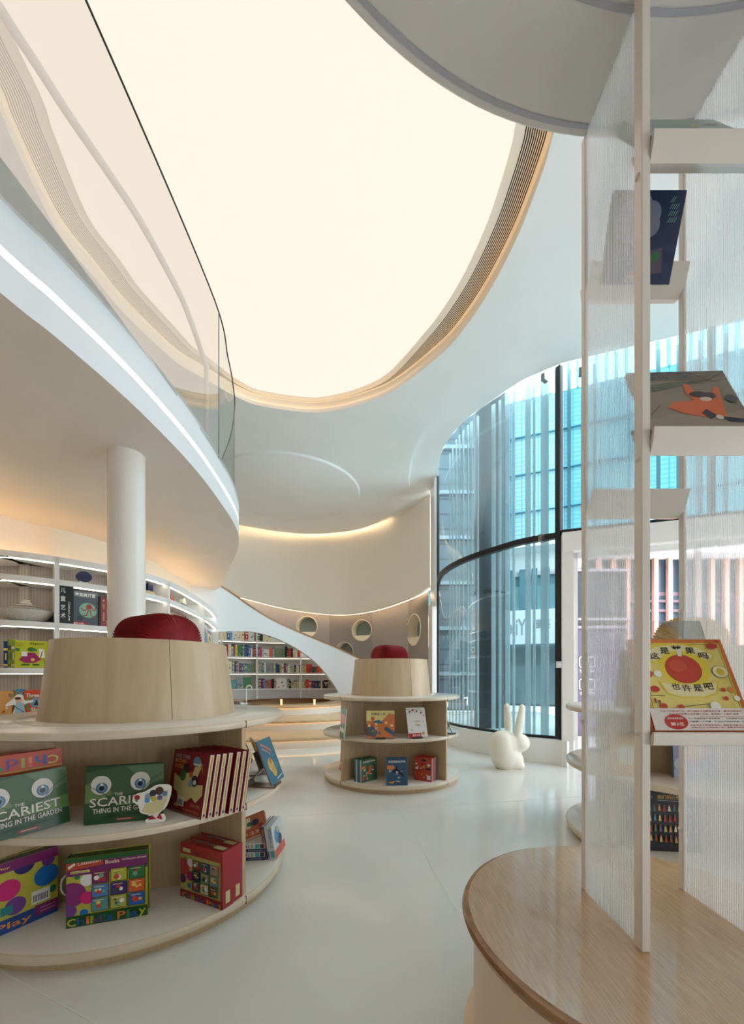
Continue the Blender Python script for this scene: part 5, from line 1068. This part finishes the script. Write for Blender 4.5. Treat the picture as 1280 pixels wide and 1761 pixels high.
# ---------------------------------------------------------------- bench and fluted shelf tower
BC = (.784, 1.136); BR_ = .514; BZ = .45
bn = tag(empty('round_bench', (BC[0], BC[1], 0)), 'round oak topped bench in the foreground carrying the fluted shelf tower', 'bench')
m = MB(); m.lathe([(0, BZ), (BR_ - .02, BZ)], (0, 0), 128); m.build('seat', OAK, bn)
m = MB(); m.lathe([(BR_ - .02, BZ), (BR_ - .006, BZ - .005), (BR_, BZ - .016), (BR_ - .004, BZ - .028), (BR_ - .014, BZ - .034), (BR_ - .1, BZ - .034), (0, BZ - .034)], (0, 0), 128); m.build('rim', OAKR, bn)
m = MB(); m.lathe([(BR_ - .035, BZ - .034), (BR_ - .035, .05)], (0, 0), 96); m.build('drum', PEACH, bn)
m = MB(); m.lathe([(0, .05), (BR_ - .012, .05), (BR_ - .004, .044), (BR_ - .004, 0)], (0, 0), 96); m.build('base_disc', PEACH, bn)
cn = tag(empty('round_canopy', (.787, -.21, 2.9)), 'wide round white canopy disc above the fluted shelf tower', 'canopy')
CPM = noisy(mat('canopy_paint', rough=.45), (202, 197, 192), (208, 203, 198), 2)
m = MB(); m.lathe([(0, 0), (1.506, 0), (1.514, .008), (1.514, .06), (0, .06)], (0, 0), 160); m.build('disc', CPM, cn)
m = MB()
for r in (1.484, 1.262): m.lathe([(r - .007, -.0012), (r + .007, -.0012)], (0, 0), 160)
m.build('seam', mat('seam_filler', (168, 166, 172), .5), cn)
XL, XR, YN, YF = .692, 1.016, 1.02, 1.302
tw = tag(empty('shelf_tower', (XL, YN, BZ)), 'white framed shelf tower with fluted translucent side panels standing on the oak bench', 'shelf')
PST = mat('post_lacquer', (226, 216, 206), .25)
def twb(mb, name, mt): o = mb.build(name, mt, tw); o.matrix_parent_inverse = Matrix.Translation(-tw.location); return o
for x, y, sx, sy in ((XL, YN, .022, .030), (XL + .004, YF, .013, .02), (XR, YN, .022, .03), (XR - .0, YF, .013, .02)):
    bevel(twb(MB().box((x, y, (BZ + 2.9) / 2), (sx, sy, 2.9 - BZ)), 'post', PST), .002)
for x in (XL + .0, XR):
    twb(MB().box((x, (YN + YF) / 2, (BZ + 2.9) / 2), (.005, YF - YN - .024, 2.9 - BZ)), 'fluted_panel', POLY)
for (zf, tilt) in ((.995, 0), (1.735, 0), (2.475, 0)):
    # front tray: lip, ledge and back plate
    m = MB(); x0, x1 = XL + .011, XR - .011; y0 = YN - .012
    prof = [(y0 - .004, zf + .012), (y0 - .012, zf + .034), (y0 - .018, zf + .034), (y0 - .014, zf + .004), (y0 + .0, zf - .03), (y0 + .045, zf + .001), (y0 + .075, zf + .075), (y0 + .070, zf + .077), (y0 + .04, zf + .008), (y0 + .004, zf - .012)]
    if zf < 1.2: prof = [(y0 - .004, zf + .0), (y0 - .010, zf + .012), (y0 - .016, zf + .010), (y0 - .014, zf - .02), (y0 + .0, zf - .024), (y0 + .045, zf - .01), (y0 + .075, zf + .06), (y0 + .070, zf + .062), (y0 + .04, zf + .0), (y0 + .004, zf - .008)]
    n = len(prof); m.add([(x0, a, b) for a, b in prof] + [(x1, a, b) for a, b in prof], [(i, (i + 1) % n, n + (i + 1) % n, n + i) for i in range(n)] + [list(range(n))[::-1], list(range(n, 2 * n))]); twb(m, 'tray', PST)
for zf in (1.70, 2.42):
    m = MB(); x0, x1 = XL + .008, XR - .008; y0 = YF + .008
    prof = [(y0 + .022, zf + .02), (y0 + .028, zf + .018), (y0 + .02, zf - .03), (y0 - .0, zf - .035), (y0 - .03, zf - .012), (y0 - .05, zf + .04), (y0 - .045, zf + .042), (y0 - .026, zf + .0), (y0 - .0, zf - .02)]
    n = len(prof); m.add([(x0, a, b) for a, b in prof] + [(x1, a, b) for a, b in prof], [(i, (i + 1) % n, n + (i + 1) % n, n + i) for i in range(n)] + [list(range(n))[::-1], list(range(n, 2 * n))]); twb(m, 'rear_tray', PST)
for px, py, x, y in ((1092, 1260, XL, YN), (1092, 790, XL, YN), (1096, 305, XL, YN), (997, 1238, XL + .004, YF), (1182, 1052, XR, YF), (1180, 1425, XR, YF)):
    z = EZ + (HY - py) * y / F; m = MB(); m.ball((x - .012 if y < 1.1 else x - .008, y, z), (.006, .008, .008), 14, 8); twb(m, 'bolt_cap', PST)
# books on the tower
YB = YN - .012
AP = [('r', .035, .05, .965, .955, (228, 200, 70)), ('r', 0, .27, 0, .27, (0, 0, 0))]
ray = (232, 218, 168)
AP = [('r', .04, .2, .955, .955, (222, 196, 66)), ('r', .055, .21, .94, .94, (50, 46, 40)), ('r', .06, .215, .935, .935, (228, 208, 120)),
  ('p', [(.08, .80), (.24, .94), (.46, .95), (.46, .955), (.70, .93), (.88, .82), (.80, .72), (.62, .80), (.36, .80), (.2, .70)], (226, 200, 66)), ('p', [(.11, .80), (.26, .91), (.5, .935), (.72, .90), (.85, .81), (.79, .745), (.62, .82), (.36, .82), (.2, .735)], ray),
  ('c', .5, .655, .265, (228, 202, 60), .215), ('c', .49, .655, .19, (60, 40, 36), .165), ('c', .49, .655, .185, (196, 62, 46), .16), ('c', .44, .69, .09, (206, 78, 58), .07), ('p', [(.475, .80), (.515, .795), (.53, .87), (.48, .875)], (222, 218, 210)),
  ('p', [(.18, .52), (.34, .49), (.64, .49), (.82, .52), (.76, .38), (.62, .335), (.38, .335), (.24, .38)], (226, 200, 66)), ('p', [(.21, .505), (.36, .48), (.62, .48), (.79, .505), (.74, .39), (.6, .35), (.38, .35), (.255, .39)], ray),
  ('t', '这', .17, .765, .105, .075, (40, 34, 36)), ('t', '是', .30, .825, .10, .075, (40, 34, 36)), ('t', '苹', .43, .85, .11, .075, (40, 34, 36)), ('t', '果', .57, .825, .105, .075, (40, 34, 36)), ('t', '吗', .695, .765, .105, .075, (40, 34, 36)),
  ('t', '也', .30, .425, .09, .07, (40, 34, 36)), ('t', '许', .405, .405, .10, .075, (40, 34, 36)), ('t', '是', .525, .405, .095, .075, (40, 34, 36)), ('t', '吧', .64, .425, .095, .07, (40, 34, 36)),
  ('c', .10, .60, .045, (200, 60, 50)), ('c', .2, .6, .04, (236, 232, 220)), ('c', .86, .62, .085, (60, 50, 44), .07), ('c', .86, .62, .08, (236, 222, 170), .066), ('c', .86, .62, .04, (220, 190, 60)), ('c', .12, .43, .05, (200, 60, 50), .035), ('l', [(.06, .36), (.2, .36)], .006, (60, 50, 44)), ('l', [(.06, .36), (.06, .5)], .006, (60, 50, 44)), ('r', .08, .28, .1, .33, (140, 70, 60)), ('r', .12, .28, .14, .31, (140, 70, 60)), ('c', .16, .245, .035, (200, 60, 50)),
  ('c', .82, .42, .022, (200, 60, 50)), ('c', .90, .42, .03, (220, 140, 60)), ('c', .93, .33, .03, (236, 232, 220)), ('c', .82, .33, .022, (200, 60, 50)), ('c', .68, .245, .05, (236, 232, 220)), ('l', [(.34, .24), (.62, .27)], .005, (60, 50, 44)), ('c', .33, .235, .03, (200, 60, 50)), ('c', .08, .89, .05, (200, 60, 50), .035), ('c', .86, .91, .06, (200, 60, 50), .035), ('c', .93, .965, .025, (196, 50, 40)),
  ('r', 0, 0, 1, .225, (226, 214, 206)), ('t', '东京大学教授严选，神户国际大学教授毛丹青、童书作家漪然', .10, .185, .82, .018, (176, 60, 60)), ('t', '北京大学精神卫生学博士汪冰、阅读推广人粲然 推荐', .18, .155, .70, .018, (176, 60, 60)), ('l', [(.48, .135), (.96, .135)], .003, (150, 60, 60)),
  ('t', '每一页都是看苹果的新角度，打开想象力的大门', .36, .112, .60, .013, (70, 60, 80)), ('t', '只需要一个苹果，它让孩子像科学家一样思考', .36, .08, .62, .015, (50, 70, 120)), ('t', '日本绘本大奖获奖作品，荣获多项童书大奖', .36, .045, .56, .014, (176, 60, 60)), ('t', '这本书让孩子学会换个角度观察世界和思考', .36, .022, .56, .014, (176, 60, 60)),
  ('c', .23, .085, .115, (190, 50, 44), .078), ('t', '受读者喜爱绘本', .15, .11, .16, .02, (236, 230, 220)), ('t', '第3名', .165, .045, .13, .035, (236, 230, 220))]
book(.256, .262, .014, (214, 118, 60), (XL + .152, YB + .002, 1.003), 0, .40, art=AP, label='yellow and orange picture book with a big red apple on the lowest tray')
t = tag(empty('acrylic_rest', (XL + .142, YB + .045, 1.0), rot=(-.36, 0, 0)), 'clear acrylic book rest rising behind the apple book', 'book rest')
MB().box((.0, 0, .165), (.255, .003, .33)).build('sheet', ACR, t); MB().box((0, .05, .01), (.255, .10, .003)).build('foot', ACR, t)
NB = [('p', [(0, 0), (1, 0), (1, .35), (.7, .25), (.3, .3), (0, .2)], (150, 136, 120)), ('p', [(.0, .82), (.3, .86), (.6, .82), (1, .9), (1, 1), (0, 1)], (118, 106, 92)), ('p', [(.05, .74), (.4, .82), (.8, .8), (.5, .76), (.2, .66)], (96, 96, 80)), ('l', [(1, .98), (.8, .84), (.55, .8)], .012, (70, 56, 46)), ('l', [(1, .86), (.84, .82), (.7, .92)], .008, (70, 56, 46)),
  ('p', [(.30, .62), (.52, .60), (.55, .50), (.34, .48), (.26, .40), (.40, .30), (.56, .24), (.78, .22), (.80, .34), (.86, .72), (.80, .72), (.74, .52), (.62, .52), (.58, .76), (.52, .78), (.50, .6)], (214, 100, 50)), ('c', .62, .60, .09, (30, 26, 30), .05), ('c', .72, .58, .07, (44, 32, 34), .05), ('c', .67, .52, .06, (214, 190, 170), .035), ('p', [(.56, .30), (.62, .36), (.70, .26), (.62, .2)], (36, 34, 50)), ('p', [(.74, .24), (.92, .2), (.96, .14), (.78, .16)], (36, 40, 66)), ('c', .71, .23, .035, (206, 200, 190)), ('c', .97, .17, .045, (206, 200, 190)), ('c', .92, .52, .06, (70, 72, 84)), ('l', [(.02, .3), (.1, .5)], .008, (60, 56, 48)), ('l', [(.06, .28), (.18, .42)], .008, (60, 56, 48)), ('t', '无所事事的', .20, .93, .45, .05, (60, 76, 96)), ('t', '好棒的一天', .04, .86, .6, .055, (60, 76, 96))]
book(.262, .262, .012, (140, 126, 110), (XL + .152, YB + .0, 1.757), math.radians(-2), .43, art=NB, label='grey brown picture book with an orange coated child on the middle tray')
book(.258, .26, .03, (112, 146, 142), (XL + .152, YB + .0, 2.495), 0, .52, art=[('r', 0, 0, 1, 1, (150, 168, 162)), ('t', '我的百科书', .08, .55, .5, .09, (110, 116, 112)), ('r', .6, .6, .7, .66, (206, 196, 120)), ('c', .84, .68, .08, (110, 116, 112))], label='pale teal books lying back on the highest tray of the tower')
cloud = [('r', 0, 0, 1, 1, (44, 56, 92)), ('c', .28, .78, .14, (140, 144, 168)), ('c', .42, .84, .14, (140, 144, 168)), ('c', .56, .76, .14, (140, 144, 168)), ('c', .58, .64, .13, (140, 144, 168)), ('c', .3, .64, .2, (140, 144, 168)), ('c', .44, .54, .14, (140, 144, 168)), ('r', .12, .5, .45, .8, (140, 144, 168)), ('t', '小小的夜晚里', .1, .76, .34, .03, (40, 44, 60)), ('t', '大象走过森林', .1, .70, .38, .03, (40, 44, 60)), ('t', '要去很远的地方', .1, .64, .42, .03, (40, 44, 60)), ('t', '等着星星亮起来', .1, .54, .36, .03, (40, 44, 60)), ('p', [(.5, .1), (.85, .12), (.8, .4), (.6, .36)], (96, 84, 104)), ('c', .3, .2, .16, (60, 80, 130)), ('c', .16, .34, .1, (80, 96, 140)), ('c', .72, .3, .06, (60, 120, 80)), ('r', .34, .02, .58, .09, (224, 220, 214)), ('r', .34, .09, .58, .13, (190, 40, 50))] + [('r', .36 + i * .026, .03, .372 + i * .026, .075, (24, 24, 30)) for i in range(8)] + [('l', [(.8 + .03 * (i % 4), .66 + .07 * (i // 4)), (.83 + .03 * (i % 4), .71 + .07 * (i // 4))], .008, (150, 190, 190)) for i in range(14)]
cb_ = book(.22, .225, .012, (44, 56, 92), (XL + .152, YF - .012, 2.405), PI, .33, back_art=cloud, label='dark blue book seen from its back with speech cloud and barcode on the rear tray')
# second tower neighbour books on the right display
q = at(1133, 1465, z=BASEZ); q = Vector((q.x, q.y, BASEZ)); ppl = [('t', '我们，', .05, .885, .2, .06, (206, 160, 80)), ('t', '我们的历史', .33, .865, .36, .07, (206, 160, 80)), ('l', [(.33, .845), (.66, .835)], .006, (200, 200, 190))]
rr_ = random.Random(9)
for j in range(4):
    for i in range(13):
        u = .04 + i * .078; v = .66 - j * .165 + rr_.uniform(-.01, .01); c = rr_.choice([(176, 60, 50), (206, 150, 90), (222, 214, 200), (110, 90, 140), (90, 130, 170), (140, 80, 50), (206, 190, 120), (90, 110, 90)])
        ppl.append(('p', [(u - .022, v), (u + .024, v), (u + .012, v + .085), (u - .012, v + .085)], c)); ppl.append(('c', u, v + .1, .013, (150, 100, 80)))
book(.36, .36, .03, (30, 28, 30), (q.x + .07, q.y + .0, BASEZ), math.radians(-7), .06, art=ppl, paper=(30, 28, 30), label='large black book with rows of tiny coloured people low behind the tower')
q = at(1172, 1340, z=MIDZ); book(.24, .27, .02, (120, 130, 160), q + Vector((.10, .03, 0)), math.radians(0), .05, art=[('c', .5, .62, .36, (190, 60, 40)), ('c', .5, .62, .28, (210, 130, 60)), ('c', .2, .3, .18, (170, 176, 190)), ('p', [(0, 0), (1, 0), (1, .3), (.6, .2), (.3, .26), (0, .18)], (150, 158, 180))], label='grey blue book with a red round shape on the right display shelf')
q = at(1108, 1338, z=MIDZ); book(.2, .27, .02, (214, 160, 50), q + Vector((-.08, .03, 0)), math.radians(-16), .05, art=[('c', .5, .5, .3, (225, 220, 210))], label='orange yellow book edge left on the right display shelf')
# ---------------------------------------------------------------- street sign pillar outside the door
sp = tag(empty('sign_pillar', at(1030, 1200, d=7.6)), 'dark mauve sign pillar with white icons outside the glass door', 'sign')
sp.location.z = 0; sp.rotation_euler = (0, 0, 0)
MB().box((0, 0, 1.0), (.95, .2, 2.1)).build('lower_panel', mat('mauve_panel', (96, 84, 104), .4), sp); MB().box((0, 0, 2.6), (.95, .2, 1.0)).build('upper_screen', mat('sign_screen', (24, 30, 42), .15), sp)
for z in (2.05, 2.2, 3.12): MB().box((0, -.02, z), (1.0, .24, .05)).build('rail', mat('sign_rail', (150, 140, 150), .4), sp)
WI = (236, 232, 236)
m = MB(); m2 = []
for v, wd in ((.62, '安全'), (.42, '请勿')):
    m2 += [('l', [(.06, v), (.36, v), (.36, v + .09), (.06, v + .09), (.06, v)], .02, WI), ('c', .2, v + .045, .05, WI), ('c', .2, v + .045, .03, (96, 84, 104)), ('t', wd, .06, v - .05, .3, .03, WI)]
a = art_mesh(MB(), .95, 2.1, m2, y=-.102).build('icons', PRINT, sp, fix=False)
# mirrored shop sign on the opposite fascia
c = Vector((4.2, 15.6)) + ux * 0
m = MB()
def fascia_text(s, px0, px1, py0, py1, colr, mb):
    vs, fs = text_mesh(s); nrm = Vector((-.37, -.93)); o_ = Vector((4.2, 15.6)) + nrm * .31; out = []
    for a, b in vs:
        x = px1 + (px0 - px1) * a; t = (x - 640) / F; k = (t * o_.y - o_.x) / (ux.x - t * ux.y); p = o_ + ux * k + Vector((.37, .93)) * 0
        z = EZ + (HY - (py1 + (py0 - py1) * b)) * p.y / F; out.append((p.x + nrm.x * .01, p.y + nrm.y * .01, z))
    mb.add(out, fs)
o_dist = None
fascia_text('Yi:ei', 868, 905, 1064, 1092, None, m); fascia_text('英皇', 921, 947, 1064, 1080, None, m)
sg_ = m.build('shop_lettering', mat('lettering_grey', (120, 128, 134), .5), b1, fix=False); sg_.matrix_parent_inverse = Matrix.Translation(-b1.location)
# slatted building beyond the door
b4 = tag(empty('slatted_building', (9, 10.6, 0)), 'building with salmon wooden slats over dark glass beyond the door', 'building')
ob(MB().box((8.6, 10.7, 2.1), (5.6, .3, 4.26)), 'wall', gridmat('dark_street_glazing', (52, 72, 84), (120, 104, 112), 1.0, 1.1, .05, .15), b4)
ob(MB().box((8.6, 10.4, 4.42), (5.8, 1.0, .42)), 'awning', mat('awning_white', (228, 226, 226), .6), b4)
SAL = mat('salmon_slat', (214, 160, 140), .6)
for k in range(15): ob(MB().box((5.95 + k * .37, 10.45, 2.1), (.11, .1, 4.2)), 'slat', SAL, b4)
for z in (.9, 2.85, 3.1): ob(MB().box((8.6, 10.52, z), (5.6, .06, .07)), 'rail', mat('slat_rail', (110, 88, 98), .5), b4)
